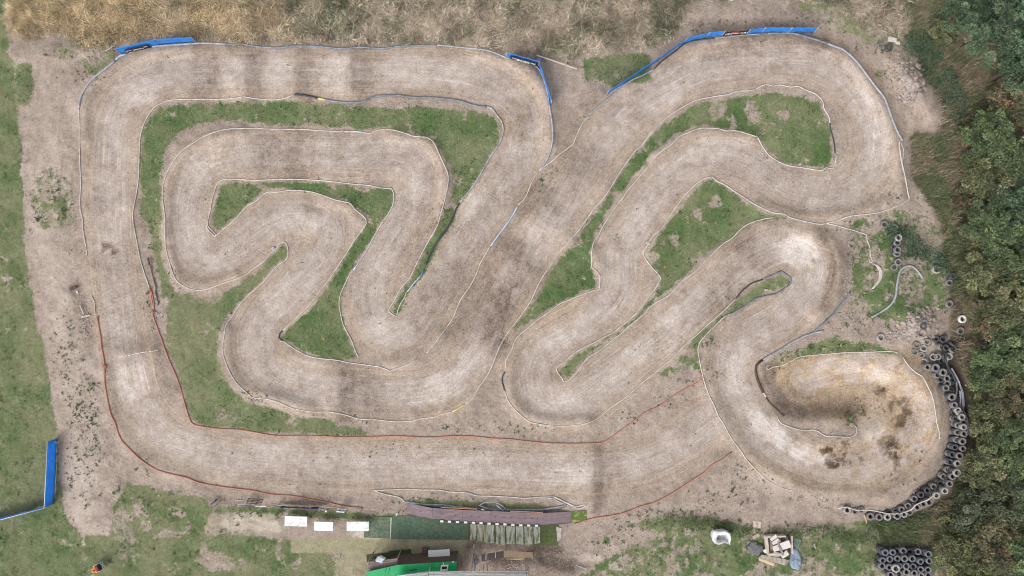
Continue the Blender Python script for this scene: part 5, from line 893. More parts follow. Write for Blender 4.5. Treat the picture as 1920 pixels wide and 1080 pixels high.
# ---- matting and slabs below the deck
MAT1 = mat("green_matting", (.055,.10,.068), (.17,.17,.125), .95, 4.5, .3, detail=9, contrast=(.34, .62)); MAT2 = mat("green_matting_dark", (.05,.098,.066), (.125,.145,.098), .95, 4.5, .3, detail=9, contrast=(.32, .62)); MAT3 = mat("mossy_matting_dark", (.055,.075,.022), (.035,.048,.016), .95, 5, .3)
tag(slab("green_matting", [(684,970),(732.5,969),(731.5,1009.5),(682,1008)], .06, .04, MAT1, bev=0), "worn green matting between the third table and the pale pole", "matting")
tag(slab("green_matting", [(734,968),(800,967),(824,976),(879,981),(876.5,1012.2),(733,1010.5)], .06, .04, MAT2, bev=0), "large dark green matting right under the mauve deck", "matting")
tag(slab("mossy_matting", [(687,1041),(729,1036),(729,1033.5),(770,1030),(772,1049),(700,1056),(688,1054)], .06, .04, MAT3, bev=0), "dark mossy matting in front of the timber canopy", "matting")
tag(slab("pale_pole", [(732.2,970),(734.6,970),(733.2,1010.3),(731.2,1010.3)], .12, .06, mat("pole_grey_green", (.38,.42,.40), (.28,.32,.3), .7, 5)), "pale grey pole lying between the two green mattings", "pole")
MOSS = mat("moss", (.105,.125,.048), (.055,.075,.03), .95, 5, .4); CONC = mat("mossy_concrete", (.36,.365,.315), (.13,.145,.07), .95, 2.6, .3, detail=8, stretch=(2.0, .5, 1), contrast=(.40, .54))
tag(slab("moss", [(879.5,981),(1013,985),(1048,980),(1046,1024),(1012,1022.5),(877.5,1013)], .05, .05, MOSS, bev=0), kind="stuff", label="bright moss between and beyond the concrete slabs", cat="moss")
for i, (a, b, c, d) in enumerate((((882,982),(893.6,982.5),(893.6,1013.5),(881,1013)),((895.2,982.5),(905.6,983),(906,1015),(895,1014.5)),((908.6,983.5),(927.6,984.4),(926.6,1019),(908,1016.5)),((929,984.6),(947.4,985.2),(946,1022),(930.6,1020)),((949,985.6),(966.4,986.2),(964.8,1020.5),(950,1020)),((967.6,986.3),(981.2,986.8),(982,1021.5),(967.6,1020)),((983,986.9),(998.4,987.3),(999,1021),(984,1021)),((1000,987.4),(1013,987.8),(1012.5,1018),(1001,1021)))):
    px = [a, b, c, d]; o = slab("concrete_slab", px, .085, .05, CONC, bev=.012)
    tag(o, f"{ORD[i]} moss streaked concrete slab under the mauve deck, counted from the green matting", "slab", "concrete slabs under the pit deck")
tag(slab("worn_slab", [(1043,988),(1053,990),(1052,1010),(1045,1016)], .06, .04, mat("flaked_concrete", (.46,.43,.40), (.28,.25,.22), .95, 4, .4)), "flaked pale slab at the outer edge of the moss", "slab")
tag(slab("yellow_batten", [(906.2,984),(907.8,984),(909.3,1016.5),(907.2,1016.5)], .12, .04, PIPE['yellow']), "thin yellow batten lying across the mossy slabs", "batten")
tag(slab("grey_plank", [(923.6,984),(926.6,984),(922.6,1018.6),(919.2,1018.6)], .12, .04, mat("plank_grey", (.48,.47,.44), (.35,.34,.31), .8, 4)), "light grey plank lying across the mossy slabs", "plank")
# ---- sign rail: low rail with banners hung on it
rail = thing("sign_rail", P(560, 951), "low post and rail fence hung with banners along the pits", "fence")
RPX = [(409,944.5),(445,945.6),(480,947),(520,947.8),(560,948.3),(600,950.2),(640,952.2),(680,954),(720,955.6),(757,957.5)]
for i, (u, v) in enumerate(RPX):
    p = P(u, v); tube_mesh("post", [tuple(p - Vector((0, 0, .1))), tuple(p + Vector((0, 0, .4))), tuple(p + Vector((0, 0, .82)))], .03, WOOD, parent=rail, segs=6)
for i in range(len(RPX) - 1):
    a, b = P(*RPX[i], h=.76), P(*RPX[i + 1], h=.76); rod("rail", a, b, .022, STEEL if i % 2 else WOOD, rail)
def rbanner(i, s0, s1, m, z0, z1, strokes, seed, lm=LETTER):
    a, b = P(*RPX[i]), P(*RPX[i + 1]); banner(rail, a, b, s0, s1, z0, z1, m, .035, strokes, seed, lm)
CREAM = mat("banner_cream", (.74,.70,.52), (.62,.58,.42), .6, 8); GREYB = mat("banner_grey", (.40,.40,.43), (.26,.26,.29), .7, 6)
rbanner(3, .25, 1.0, NAVY, .06, .72, [(.30,.95,.14,.9)], 21, CREAM); rbanner(4, 0.0, 1.0, NAVY, .06, .74, [(.03,.66,.1,.9)], 22, CREAM); rbanner(5, .0, .30, GREYB, .1, .7, [(.1,.8,.2,.6)], 23)
rbanner(3, .0, .22, GREYB, .15, .6, [(.1,.8,.2,.6)], 24); rbanner(1, .3, .95, GREYB, .35, .66, [], 25)
tag(slab("navy_board", [(394,945.5),(402.5,938),(404,939.5),(396,947)], .5, .4, NAVY), "small navy board at the lawn end of the sign rail", "board")
# slatted gate panel leaning on the rail
gp = thing("slatted_panel", P(474, 941), "dark slatted timber panel leaning over the sign rail", "panel")
for k in range(5):
    t = k / 4; slab("slat", [(466 - 6 * t, 934.5 + 11 * t), (494 - 7 * t, 936.5 + 11 * t), (493.6 - 7 * t, 937.4 + 11 * t), (465.6 - 6 * t, 935.4 + 11 * t)], .35 + .35 * t, .04, DKWOOD, gp, .006)
for t in (.02, .34, .66, .98): slab("upright", [(465.4 + 28 * t, 933.6 + 2.2 * t), (466.6 + 28 * t, 933.7 + 2.2 * t), (460.4 + 27 * t, 947.6 + 2.2 * t), (459.2 + 27 * t, 947.5 + 2.2 * t)], .52, .04, DKWOOD, gp, .006)
tag(slab("white_lath", [(478,948.2),(498,949),(498,950.2),(478,949.4)], .8, .04, WHITE), "short white lath on top of the sign rail", "lath")
tag(slab("pale_lath", [(441,938.5),(455,937.2),(455,938.2),(441,939.8)], .1, .04, PALEWOOD), "pale lath on the dark soil beside the slatted panel", "lath")
wb = thing("white_bin", P(640, 957), "white open tray hanging on the sign rail below the orange pipe", "tray")
slab("back", [(632,953),(651,955),(650.5,956),(631.5,954.2)], .74, .3, GREYB, wb); slab("front", [(631,958.5),(646,959.6),(645,961.2),(630.5,960.4)], .6, .16, WHITE, wb); slab("floor", [(632,954),(650,956),(645.5,960),(631,959)], .46, .05, GREYB, wb)
tag(slab("white_canister", [(609,957.5),(612,957),(613,958.6),(611.5,961.4),(609.2,960.6)], .3, .28, WHITE, bev=.03), "small white canister on the ground below the sign rail", "canister")
tag(slab("white_canister", [(742.5,963.6),(745.3,961),(746,962.6),(744,968.2),(742,968.4)], .3, .28, mat("canister_grey", (.62,.62,.6), (.4,.4,.38), .6, 6), bev=.03), "greyish canister at the near corner of the mauve deck", "canister")
# ---- timber canopy, bag, green cabin
CAN = mat("canopy_roof", (.245,.205,.19), (.135,.108,.10), .95, 2.2, .4, stretch=(1, 6, 1))
can = thing("timber_canopy", P(716, 1050), "small canopy with a grey plank roof beside the green cabin", "canopy")
CP = [(691,1053.5),(745.5,1046.5),(744,1065.5),(689.5,1070)]
for k in range(5):
    t0, t1 = k / 5 + .006, (k + 1) / 5 - .006; L_ = lambda a, b, t: (a[0] + (b[0] - a[0]) * t, a[1] + (b[1] - a[1]) * t)
    slab("roof_board", [L_(CP[0], CP[3], t0), L_(CP[1], CP[2], t0), L_(CP[1], CP[2], t1), L_(CP[0], CP[3], t1)], 2.1, .04, CAN, can, .006)
for a, b in ((3, 2), (1, 2)): rod("roof_beam", P(*CP[a], h=1.98), P(*CP[b], h=1.98), .05, WOOD, can)
for q in CP: p = P(*q, h=2.0); rod("post", (p.x, p.y, -.05), p, .05, WOOD, can)
bagr = thing("rubbish_bag", P(708, 1048), "grey and black rubbish bag lying on the edge of the timber canopy roof", "bag")
def lump(name, u, v, z, sx, sy, sz, m, parent, rot=0, seed=0, amp=.22):
    bm = bmesh.new(); bmesh.ops.create_icosphere(bm, subdivisions=3, radius=1); rg = random.Random(seed); ph = [rg.uniform(0, 6) for _ in range(6)]
    for w_ in bm.verts:
        c = w_.co; k = 1 + amp * (math.sin(c.x * 4 + ph[0]) * math.sin(c.y * 5 + ph[1]) + .6 * math.sin(c.z * 7 + c.x * 6 + ph[2]))
        w_.co = Vector((c.x * k * sx, c.y * k * sy, c.z * k * sz))
    bmesh.ops.transform(bm, matrix=Matrix.Translation(P(u, v, z=z)) @ Matrix.Rotation(rot, 4, 'Z'), verts=bm.verts); return from_bm(name, bm, m, parent, True)
lump("bag_body", 713, 1048.5, 2.28, .38, .27, .16, mat("bag_silver", (.48,.51,.58), (.30,.32,.38), .4, 5, .3), bagr, .2, 1); lump("bag_neck", 702.5, 1048.5, 2.24, .16, .22, .13, BLACKP, bagr, .3, 2)
cab = thing("green_cabin", P(790, 1055), "dark timber cabin with a bright green sheet roof", "cabin")
CH = 2.45
def cp(u, v, z): return P(u, v, z=z)
slab("roof", [(689,1072),(745,1059.2),(857,1052.6),(853.5,1079),(846,1120),(664,1126)], CH, .07, GREENR, cab, .01, rel=False)
wq = [(748,1060.5),(855,1054.2),(845,1118),(668,1122),(690,1074)]
slab("wall", wq, CH - .08, CH - .02, DKWOOD, cab, 0, rel=False)
for (a, b) in (((724.5,1065.2),(718.5,1080)),((809,1056),(806,1074)),((813.5,1055.6),(809.5,1074)),((730.5,1065),(725,1082))):
    rod("roof_seam", cp(a[0], a[1], CH + .02), cp(b[0], b[1], CH + .02), .03, GREENF, cab)
slab("roof_slot", [(768,1069),(781,1067.6),(781.2,1069),(768.2,1070.2)], CH + .015, .01, BLACKP, cab, 0, rel=False)
f = slab("skylight", [(827,1060),(841,1059.4),(839.5,1070),(825,1070.6)], CH + .12, .11, WHITE, cab, .012, rel=False)
slab("pane", [(829,1062.4),(838.6,1062),(837.4,1067),(828,1067.4)], CH + .124, .01, GLASS, f, 0, rel=False)
lump("roof_vent", 831.7, 1056.9, CH + .1, .05, .08, .08, WHITE, cab, 0, 4, .05); lump("roof_vent", 849.5, 1053.4, CH + .1, .06, .06, .08, WHITE, cab, 0, 5, .05)
slab("step", [(791.5,1027.5),(801.5,1027),(801.5,1037),(791.8,1037.5)], .35, .3, mat("step_brown", (.15,.095,.085), (.09,.058,.052), .9, 4), cab, .01)
slab("step", [(791.8,1039),(801.5,1038.5),(802,1044),(792,1044.4)], .5, .45, DKWOOD, cab, .01); slab("step", [(792,1045.5),(802,1045),(802.5,1050.4),(792.4,1051)], .65, .6, DKWOOD, cab, .01)
# ---- drivers' stand on scaffolding
st = thing("scaffold_stand", P(900, 1045), "scaffold platform of grey planks with tube rails above the cabin", "scaffold")
SZ = 3.3
for k in range(7):
    v0 = 1073.4 + k * 5.2; slab("deck_plank", [(804,v0 + .6),(989,v0),(989,v0 + 4.9),(804,v0 + 5.5)], SZ, .05, PLANK, st, .006, rel=False)
for k in range(5):
    v0 = 1081 + k * 5.2; slab("deck_plank", [(736,v0 + .8),(803,v0 - 7.6),(803,v0 - 2.6),(736,v0 + 5.8)], SZ - .02, .05, PLANK, st, .006, rel=False)
for (a, b, z) in (((804,1072.4),(990.5,1070.6),SZ + .12),((804,1078),(990,1076.2),SZ + .5),((738,1080.6),(804,1072.2),SZ + .12),((985.5,1070),(987,1100),SZ + .12),((989.5,1070),(991,1100),SZ + .12)):
    rod("tube_rail", cp(a[0], a[1], z), cp(b[0], b[1], z), .05, STEEL, st)
for u, v in ((742,1079.6),(757.5,1077.6),(773,1075.6),(786,1074),(798.5,1072.4),(870.5,1071.4),(884.5,1071.2),(898.5,1071),(914.5,1070.8),(948,1070.6),(965,1070.4),(986.5,1070.2),(990,1070.2)):
    q = cp(u, v, SZ + .12); rod("standard", (q.x, q.y, SZ - .1), (q.x, q.y + .05, SZ + .32), .028, STEEL, st, 6)
for u, v in ((804.5,1071.6),(884,1071.4),(888.5,1071.4),(986.5,1070.6),(989.5,1070.6)):
    q = cp(u, v, SZ); rod("scaffold_pole", (q.x, q.y, -.1), (q.x, q.y, SZ + .1), .05, STEEL, st)
for a, b in (((907.5,1058),(905.5,1073)),((913,1056),(914.5,1073))): rod("brace", cp(a[0], a[1], 1.6), cp(b[0], b[1], SZ - .1), .04, STEEL, st)
tag(slab("blue_board", [(888.5,1053),(891.5,1052.4),(891,1069),(888,1069.6)], .8, .6, mat("board_blue", (.03,.07,.22), (.02,.05,.16), .6, 4)), "narrow blue board standing between the scaffold pole and the dirt heap", "board")
orp = thing("orange_lantern", P(860, 1056), "small orange ring shaped light at the green cabin's corner", "lantern")
pts = [(860 + 1.7 * math.cos(t), 1056.3 + 1.9 * math.sin(t)) for t in np.linspace(0, 6.283, 14)]; tube_mesh("ring", [tuple(P(a, b, z=1.6)) for a, b in pts], .035, mat("lantern_orange", (.5,.12,.06), (.36,.09,.05), .6, 4), orp, 6); rod("bracket", P(858, 1056, z=1.6), P(860, 1058, z=1.6), .02, STEEL, orp)
# ---- plank shelter with strand board
sh = thing("plank_shelter", P(940, 1045), "lean-to of dark ply sheets and a tan strand board above the dug soil", "shelter")
slab("ply_sheet", [(890.5,1029,1.0),(902.6,1039.8,1.05),(903,1053.6,1.0),(891.5,1039,.9)], 1, .03, mat("grey_ply", (.27,.255,.225), (.16,.15,.13), .9, 3), sh, .005)
for i, (a, b) in enumerate(((.0, .26), (.27, .62), (.63, 1.0))):
    L_ = lambda p, q, t: (p[0] + (q[0] - p[0]) * t, p[1] + (q[1] - p[1]) * t, 1.1)
    slab("ply_sheet", [L_((902.8,1040), (944,1033.4), a), L_((902.8,1040), (944,1033.4), b), L_((903.4,1053.4), (944,1045.2), b), L_((903.4,1053.4), (944,1045.2), a)], 1.1, .03, mat("dark_ply", (.12,.098,.095), (.07,.056,.054), .85, 3, stretch=(4, 1, 1)), sh, .005)
for u in (911.5, 929.5): slab("batten", [(u - .9,1039.5 - (u - 903) * .16),(u + .9,1039.3 - (u - 903) * .16),(u + .4,1050.8 - (u - 903) * .17),(u - 1.4,1051.2 - (u - 903) * .17)], 1.16, .05, PALEWOOD, sh, .005)
slab("strand_board", [(944.6,1032.4),(998.6,1035.8),(999.4,1046),(944.6,1045.2)], 1.2, .03, OSB, sh, .005)
slab("front_batten", [(948,1047.5),(983,1046.8),(983,1049),(968,1049.8),(948,1048.5)], .9, .06, NEWWOOD, sh, .006)
for u, v in ((903,1053.6),(943,1048),(998.6,1047),(888,1027)): p = P(u, v, h=1.05); rod("post", (p.x, p.y, float(zmap(u, v)) - .2), p, .045, PALEWOOD, sh, 6)
for a, b in (((885.5,1038.5),(883.5,1070)),): rod("handrail", P(a[0], a[1], z=1.0), P(b[0], b[1], z=2.6), .045, PALEWOOD, sh)
tag(slab("scaffold_tube", [(1081,1059.4),(1099,1066.4),(1098.6,1067.6),(1080.6,1060.6)], .1, .05, STEEL), "short steel tube lying on the bare soil beyond the scaffold", "tube")
# ---- bulk bag
bag = thing("bulk_bag", P(1350, 1006), "open white bulk bag standing in the grass", "bag")
def ringwall(name, outer_t, inner_t, outer_b, inner_b, m, parent):
    bm = bmesh.new(); n = len(outer_t); A = [[bm.verts.new(p) for p in q] for q in (outer_b, outer_t, inner_t, inner_b)]
    for k in range(3):
        for i in range(n): bm.faces.new((A[k][i], A[k][(i + 1) % n], A[k + 1][(i + 1) % n], A[k + 1][i]))
    bm.faces.new(A[3]); bm.faces.new(A[0][::-1]); bmesh.ops.recalc_face_normals(bm, faces=bm.faces)
    bmesh.ops.subdivide_edges(bm, edges=bm.edges[:], cuts=2, use_grid_fill=True)
    for w_ in bm.verts: w_.co += Vector((math.sin(w_.co.z * 9 + w_.co.y * 7), math.sin(w_.co.x * 8 + w_.co.z * 5), .6 * math.sin(w_.co.x * 9 + w_.co.y * 8))) * .025
    return from_bm(name, bm, m, parent, True)
ot = [(1338.5,996),(1347,997.4),(1360,996.4),(1369,1001),(1370.6,1012),(1368.5,1021),(1358,1018),(1347,1021.4),(1340,1019),(1337,1010)]
it = [(1345.6,1004),(1350,1002.2),(1360,1002.2),(1366.5,1003.4),(1368.4,1012),(1366.6,1019),(1358,1016.4),(1348,1018.6),(1344.6,1016),(1344,1010)]
ringwall("bag_body", [P(*q, h=.85) for q in ot], [P(*q, h=.82) for q in it], [P(1353 + (q[0] - 1353) * .97 - 5.5, 1008 + (q[1] - 1008) * .97 - 7, h=0.02) for q in ot], [P(1353 + (q[0] - 1353) * .8 - 4, 1008 + (q[1] - 1008) * .8 - 5, h=.3) for q in it], mat("woven_white", (.62,.62,.63), (.50,.50,.51), .7, 4, .2), bag)
lump("contents", 1352, 1010, .3, .38, .3, .1, mat("bag_contents", (.42,.42,.43), (.25,.25,.26), .9, 5, .3), bag, 0, 7); lump("contents", 1362.5, 1010, .36, .2, .34, .14, mat("bag_lining", (.66,.66,.67), (.45,.45,.46), .8, 5, .3), bag, .1, 8)
for u, v in ((1341, 997), (1368.5, 1001), (1367.5, 1020.5), (1340, 1018.5)): p = P(u, v, h=.86); tube_mesh("strap", [tuple(p), tuple(p + Vector((.07, .03, .07))), tuple(p + Vector((.13, .0, .01)))], .018, WHITE, bag, 5)
# ---- heap of pallets and boards
def Q(x, y): return (1320 + x / 9.6, 970 + y / 9.6)
cr = thing("timber_crate", P(1462, 1022), "low crate of weathered boards under the heap of pale panels", "crate")
for k in range(7):
    a = 1125 + k * 66; slab("base_board", [Q(a, 350), Q(a + 60, 350), Q(a + 58, 660), Q(a - 2, 660)], .32, .05, WOOD if k % 2 else DKWOOD, cr, .008)
for px in ([Q(1110,345),Q(1150,345),Q(1180,680),Q(1140,680)],[Q(1150,340),Q(1480,330),Q(1480,360),Q(1150,372)],[Q(1570,340),Q(1600,340),Q(1608,660),Q(1578,655)],[Q(1150,650),Q(1400,655),Q(1400,690),Q(1150,690)]): slab("side_board", px, .5, .45, PALEWOOD, cr, .008)
PAN = mat("panel_pale", (.60,.55,.52), (.44,.40,.375), .85, 5, .1, stretch=(1, 5, 1)); PAN2 = mat("panel_brown", (.36,.305,.27), (.23,.19,.165), .9, 4, .2)
PB = "panels heaped on the crate"
def panel(px, z, label, m=PAN, tilt=0, name="panel", d=.05, cat="panel"):
    z0 = z; tag(slab(name, [(q[0], q[1], z0 + (tilt if i in (0, 1) else 0)) for i, q in enumerate(px)], z0, d, m), label, cat, PB)
panel([Q(1180,390),Q(1290,305),Q(1330,360),Q(1220,430)], .55, "small pale panel pointing up at the top of the heap", tilt=.1)
panel([Q(1220,455),Q(1325,372),Q(1382,440),Q(1250,502)], .62, "pale panel just below the pointed one on the heap")
panel([Q(1360,470),Q(1530,410),Q(1575,540),Q(1410,590)], .70, "largest and brightest square panel on the heap", tilt=.06)
panel([Q(1230,530),Q(1330,490),Q(1385,590),Q(1260,622)], .62, "pale panel at the middle of the heap")
panel([Q(1200,690),Q(1270,610),Q(1400,650),Q(1340,727)], .5, "brownish panel at the lower edge of the heap", PAN2)
panel([Q(1378,690),Q(1480,590),Q(1537,672),Q(1422,747)], .6, "pale panel at the lower hedge-side corner of the heap")
panel([Q(1312,470),Q(1342,455),Q(1452,680),Q(1412,695)], .78, "long dark grey strip lying across the pale panels", mat("strip_grey", (.25,.24,.25), (.17,.165,.175), .7, 4), name="strip", cat="strip")
panel([Q(1055,600),Q(1130,560),Q(1135,620),Q(1100,650)], .3, "crumpled pale sheet beside the crate", mat("sheet_pale", (.60,.60,.60), (.45,.45,.46), .7, 5), name="sheet", cat="sheet")
pal_ = thing("pallet", P(*Q(1250, 780)), "slatted grey pallet lying below the crate", "pallet", None)
A_, B_, C_, D_ = Q(1040,672), Q(1540,775), Q(1470,872), Q(968,738)
for k in range(6):
    t0, t1 = k / 6, k / 6 + .11; L_ = lambda a, b, t: (a[0] + (b[0] - a[0]) * t, a[1] + (b[1] - a[1]) * t)
    slab("slat", [L_(A_, D_, t0), L_(B_, C_, t0), L_(B_, C_, t1), L_(A_, D_, t1)], .2, .025, PALEWOOD, pal_, .005)
for t in (.01, .48, .95): slab("bearer", [L_(A_, B_, t), L_(A_, B_, t + .045), L_(D_, C_, t + .045), L_(D_, C_, t)], .172, .12, WOOD, pal_, .005)
tag(slab("plywood_offcut", [Q(978,772),Q(1002,735),Q(1275,832),Q(1250,882)], .24, .03, NEWWOOD), "yellowish plywood offcut lying on the slatted pallet", "board")
tag(slab("marked_board", [Q(890,64),Q(1030,78),Q(1018,200),Q(880,190)], .1, .04, PALEWOOD), "square pale board with a small red mark lying in the weeds", "board")
o = bpy.data.objects["marked_board"]; slab("red_mark", [Q(925,95),Q(945,90),Q(978,138),Q(965,142)], .104, .004, mat("mark_red", (.45,.12,.08), (.36,.1,.07), .8, 5), o, 0)
tag(slab("tan_board", [Q(862,345),Q(980,284),Q(1012,335),Q(890,402)], .1, .04, mat("board_tan", (.40,.33,.27), (.29,.235,.19), .85, 4)), "tan board lying in dry weeds between bag and crate", "board")
GN = mat("grey_netting", (.145,.145,.15), (.06,.06,.062), .9, 14, .6, contrast=(.4, .55)); lump("grey_netting", *Q(930, 560), .04, .62, .55, .14, GN, None, 0, 11, .25); tag(bpy.data.objects["grey_netting"], "heap of dark grey netting between the tan board and the crate", "netting")
def cloth(name, outline, m, label, z=.06, cat="sheet"):
    bm = bmesh.new(); px = catmull(np.array(outline, float), 3, True); c = px.mean(0); rings = []
    for s_ in (1.0, .75, .5, .25): rings.append([bm.verts.new(P(*(c + (p - c) * s_), h=z + .06 * (1 - s_) + .05 * math.sin(p[0] * .9 + p[1] * 1.3 + s_ * 4) * (s_ < .9))) for p in px])
    n = len(px); mid = bm.verts.new(P(*c, h=z + .06))
    for r_ in range(3):
        for i in range(n): bm.faces.new((rings[r_][i], rings[r_][(i + 1) % n], rings[r_ + 1][(i + 1) % n], rings[r_ + 1][i]))
    for i in range(n): bm.faces.new((rings[3][i], rings[3][(i + 1) % n], mid))
    bmesh.ops.recalc_face_normals(bm, faces=bm.faces); org = tuple(P(*c)); o = from_bm(name, bm, m, None, True, org); so_ = o.modifiers.new("thickness", 'SOLIDIFY'); so_.thickness = .01; return tag(o, label, cat)
cloth("blue_sheet", [Q(1600,560),Q(1650,545),Q(1700,600),Q(1740,700),Q(1755,800),Q(1735,930),Q(1670,942),Q(1575,905),Q(1540,800),Q(1560,680)], mat("sheet_blue", (.235,.295,.375), (.16,.205,.27), .6, 3, .2), "crumpled blue-grey plastic sheet spread beside the crate")
cloth("net_scrap", [Q(1625,370),Q(1700,365),Q(1760,400),Q(1730,520),Q(1690,580),Q(1610,530)], mat("net_green_grey", (.15,.19,.16), (.095,.12,.09), .85, 5, .4), "thin green-grey netting running up from the blue-grey sheet", .03, "netting")
tag(slab("small_lath", [(1620,966),(1622,965.6),(1626.6,980.6),(1624.4,981)], .08, .04, NEWWOOD), "pale yellow lath below the start of the tyre wall", "lath")
tag(slab("small_lath", [(1542.5,985.6),(1545,986.4),(1543,992.4),(1540.8,991.8)], .12, .04, NEWWOOD), "short yellow offcut in the brambles above the heap", "lath")
tag(slab("small_lath", [(1525.6,1020),(1527,1019.6),(1530,1028.6),(1528.6,1029)], .08, .03, PALEWOOD), "thin pale stick on bare soil beside the blue-grey sheet", "lath")
# ---- slabs and beams
s1_ = thing("concrete_block", P(1676, 76), "broken pale concrete slab on the rubble bank beside the trees", "slab")
slab("slab_piece", [(1667,68),(1682,71),(1681,79),(1665.5,76.5)], .25, .16, mat("concrete_pale", (.52,.48,.44), (.38,.34,.31), .9, 5, .3), s1_, .02); slab("slab_piece", [(1679.5,77),(1687.5,77.4),(1688,83.4),(1680.5,82)], .2, .12, mat("concrete_pale", ()), s1_, .02)
bmr = thing("timber_beam", P(1044, 116), "long pale beam lying on two short blue trestles by the far corner fence", "beam")
slab("beam", [(1006.3,102),(1007.2,104.4),(1081.6,130),(1082.2,127.8)], .5, .09, PALEWOOD, bmr, .01)
for a, b in (((1009,104),(1003.4,112)),((1012,104),(1009.5,101.5)),((1016.6,107),(1017.4,113.4))): rod("trestle", P(a[0], a[1], h=.42), P(b[0], b[1], h=.03), .035, PIPE['blue'], bmr)
tag(rod("wooden_stake", P(197.4,96,h=.1), P(218.4,82.6,h=.25), .035, PALEWOOD, None, 6, tuple(P(197.4,96))), "pale stake lying in the grass beside the fence with the dark banner", "stake")
wp = thing("weathered_plank", P(282, 520), "weathered splintered plank leaning beside the lane near the orange link pipe", "plank")
slab("plank", [(277.5,497),(280.5,497),(292,540),(290,552),(287,540)], .12, .05, WOOD, wp, .01); slab("bracket", [(275,484),(277.5,483),(281,496),(278,497)], .2, .1, DKWOOD, wp, .01); slab("splinter", [(290,546),(292.5,546),(298,572),(296.8,572)], .1, .05, DKWOOD, wp, .01)
tag(slab("broken_lath", [(152,593),(168,590),(168.5,592.4),(153,596.4)], .12, .05, PALEWOOD), "pair of pale laths in the root litter beside the lawn bank", "lath"); tag(slab("broken_lath", [(148.5,572),(150,571.6),(157.5,589),(156,590)], .12, .05, PALEWOOD), "thin pale lath pointing at the root litter", "lath")
tag(slab("dark_log", [(128,540),(140,535),(145,538.5),(133,545)], .18, .16, DKWOOD, bev=.03), "dark log end in the root litter on the bank", "log"); tag(slab("white_stub", [(143,545.5),(145,545),(145.6,549.6),(143.6,550)], .1, .08, WHITE), "tiny white stub beside the dark log", "stub")
# ---- small orange markers and litter
OM = mat("marker_orange", (.62,.20,.11), (.48,.15,.09), .7, 5)
for i, (u, v, lab) in enumerate(((1246.5,500,"orange marker square on the grass of the wedge infield"),(606.5,635,"orange marker on the grass of the triangular infield"),(297.5,929.5,"orange marker on the patchy grass below the orange pipe"),(1087.5,174,"orange scrap on bare soil between the two upper fences"),(1773,446,"orange scrap beside the nettles near the undergrowth"),(422,59.5,"orange scrap in the meadow above the top straight"),(996,797,"pale orange scrap just outside the lower hairpin"))):
    root = thing("orange_marker", P(u, v), lab, "marker", "orange markers")
    a = RNG.uniform(0, 1.5)
    for k in range(2):
        c, q = math.cos(a + k * .8), math.sin(a + k * .8); s_ = 1.6 - k * .5
        slab("plate", [(u + s_ * (c - q), v + s_ * (q + c)), (u + s_ * (-c - q), v + s_ * (-q + c)), (u + s_ * (-c + q), v + s_ * (-q - c)), (u + s_ * (c + q), v + s_ * (q - c))], .06 + k * .05, .03, OM if k == 0 else PALEWOOD if i in (1, 2, 3) else OM, root, .006)
# ---- person seated on a folding chair, back to the track
FR = mat("chair_white_tube", (.66,.66,.68), (.58,.58,.6), .4, 5); NAVYF = mat("chair_fabric", (.035,.035,.055), (.024,.024,.038), .9, 6)
f1, f2 = P(193.2, 1051.2), P(199.2, 1062.6); mid = (f1 + f2) / 2; side = (f2 - f1).normalized(); fwd = Vector((side.y, -side.x, 0)); fwd = fwd if fwd.x < 0 else -fwd
ch = thing("folding_chair", mid, "white tubed folding chair with a navy back standing on the lawn", "chair")
hw = (f2 - f1).length / 2
def cpnt(s_, f_, z): return mid + side * s_ * hw + fwd * f_ + Vector((0, 0, z))
for s_ in (-1, 1):
    rod("back_post", cpnt(s_, .0, .0), cpnt(s_, .06, .86), .022, FR, ch); rod("leg", cpnt(s_, .5, .0), cpnt(s_, .46, .45), .022, FR, ch); rod("armrest", cpnt(s_, .04, .62), cpnt(s_, .5, .62), .026, FR, ch); rod("cross_tube", cpnt(s_, .0, .02), cpnt(-s_, .02, .45), .02, FR, ch)
bm = bmesh.new(); prism(bm, [cpnt(-1, .05, .46), cpnt(1, .05, .46), cpnt(1, .5, .46), cpnt(-1, .5, .46)], .03); from_bm("seat", bm, NAVYF, ch)
bm = bmesh.new(); prism(bm, [cpnt(-1, .03, .84), cpnt(1, .03, .84), cpnt(1, .075, .84), cpnt(-1, .075, .84)], .40); from_bm("backrest", bm, NAVYF, ch)
SKIN = mat("skin", (.50,.31,.23), (.44,.26,.19), .6, 8); HIVIS = mat("orange_jacket", (.80,.20,.05), (.66,.15,.04), .75, 6); TROU = mat("grey_trousers", (.28,.29,.29), (.2,.21,.21), .85, 6); SHOE = mat("black_shoe", (.02,.02,.022), (.014,.014,.015), .6, 6); HAIR = mat("dark_hair", (.045,.032,.024), (.025,.018,.014), .8, 10)
per = thing("person", cpnt(0, .28, 0), "person in an orange jacket seated on the folding chair, facing away from the track", "person")
def skin_body(name, joints, edges, m, parent, sub=1):
    me = bpy.data.meshes.new(name); org = wpos(parent); me.from_pydata([tuple(Vector(j[0]) - org) for j in joints], edges, []); me.materials.append(m); o = link(bpy.data.objects.new(name, me), parent)
    o.modifiers.new("skin", 'SKIN')
    for i, j in enumerate(joints): me.skin_vertices[0].data[i].radius = (j[1], j[2] if len(j) > 2 else j[1])
    me.skin_vertices[0].data[0].use_root = True; sd_ = o.modifiers.new("sub", 'SUBSURF'); sd_.levels = sub; sd_.render_levels = sub
    return o
c = cpnt
body = [(c(0,.22,.52),.15,.13),(c(0,.20,.72),.145,.11),(c(0,.20,.92),.16,.11),(c(0,.22,1.03),.07),(c(0,.24,1.10),.055),(c(-.75,.20,.99),.065),(c(-.95,.30,.76),.05),(c(-.6,.56,.68),.04),(c(.75,.20,.99),.065),(c(.95,.30,.76),.05),(c(.6,.56,.68),.04)]
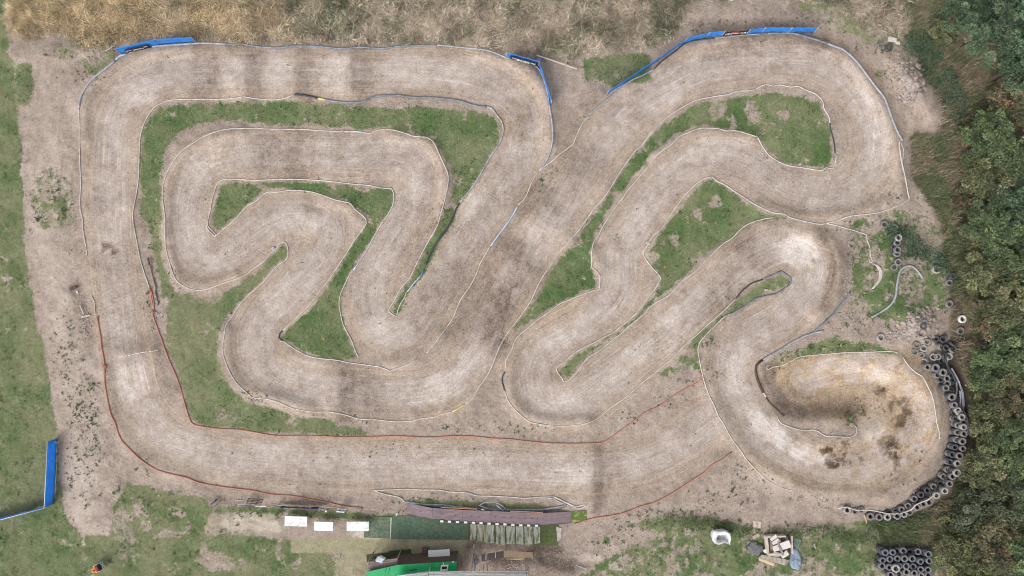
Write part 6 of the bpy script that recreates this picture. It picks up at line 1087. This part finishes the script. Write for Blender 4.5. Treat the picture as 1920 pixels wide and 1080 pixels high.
skin_body("jacket", body, [(0,1),(1,2),(2,3),(3,4),(2,5),(5,6),(6,7),(2,8),(8,9),(9,10)], HIVIS, per, 2)
skin_body("trousers", [(c(0,.24,.53),.14,.10),(c(-.36,.34,.53),.085),(c(-.42,.64,.54),.065),(c(-.45,.70,.12),.05),(c(.36,.34,.53),.085),(c(.42,.66,.54),.065),(c(.5,.78,.12),.05)], [(0,1),(1,2),(2,3),(0,4),(4,5),(5,6)], TROU, per, 2)
for s_, f_ in ((-.45, .72), (.5, .80)): skin_body("shoe", [(c(s_, f_ - .03, .06), .05), (c(s_, f_ + .1, .05), .05, .045), (c(s_, f_ + .2, .04), .035)], [(0,1),(1,2)], SHOE, per, 1)
skin_body("head", [(c(0,.25,1.12),.055),(c(0,.26,1.19),.085,.095),(c(0,.265,1.27),.088,.10),(c(0,.26,1.33),.06,.07),(c(0,.375,1.24),.016),(c(-.3,.27,1.24),.02),(c(.3,.27,1.24),.02)], [(0,1),(1,2),(2,3),(2,4),(2,5),(2,6)], SKIN, per, 2)
skin_body("hood", [(c(0,.22,1.10),.07),(c(0,.215,1.2),.098,.105),(c(0,.22,1.29),.10,.11),(c(0,.24,1.36),.07,.075)], [(0,1),(1,2),(2,3)], HIVIS, per, 2)
for s_ in (-1, 1):
    hpos = c(s_ * .55, .60, .67); js = [(hpos, .035, .025), (hpos + fwd * .07 - side * s_ * .02, .036, .02)]; ed = [(0, 1)]
    for k in range(4):
        b_ = hpos + fwd * .08 + side * (k - 1.5) * .02 - side * s_ * .02; l_ = (.055, .07, .075, .06)[k]; i0 = len(js); js += [(b_ + fwd * .02, .0095), (b_ + fwd * (l_ * .6 + .02) + Vector((0, 0, -.012)), .0085), (b_ + fwd * (l_ + .01) + Vector((0, 0, -.035)), .007)]; ed += [(1, i0), (i0, i0 + 1), (i0 + 1, i0 + 2)]
    i0 = len(js); js += [(hpos + fwd * .03 - side * s_ * .045, .011), (hpos + fwd * .07 - side * s_ * .065, .009)]; ed += [(0, i0), (i0, i0 + 1)]
    skin_body("hand", js, ed, SKIN, per, 1)
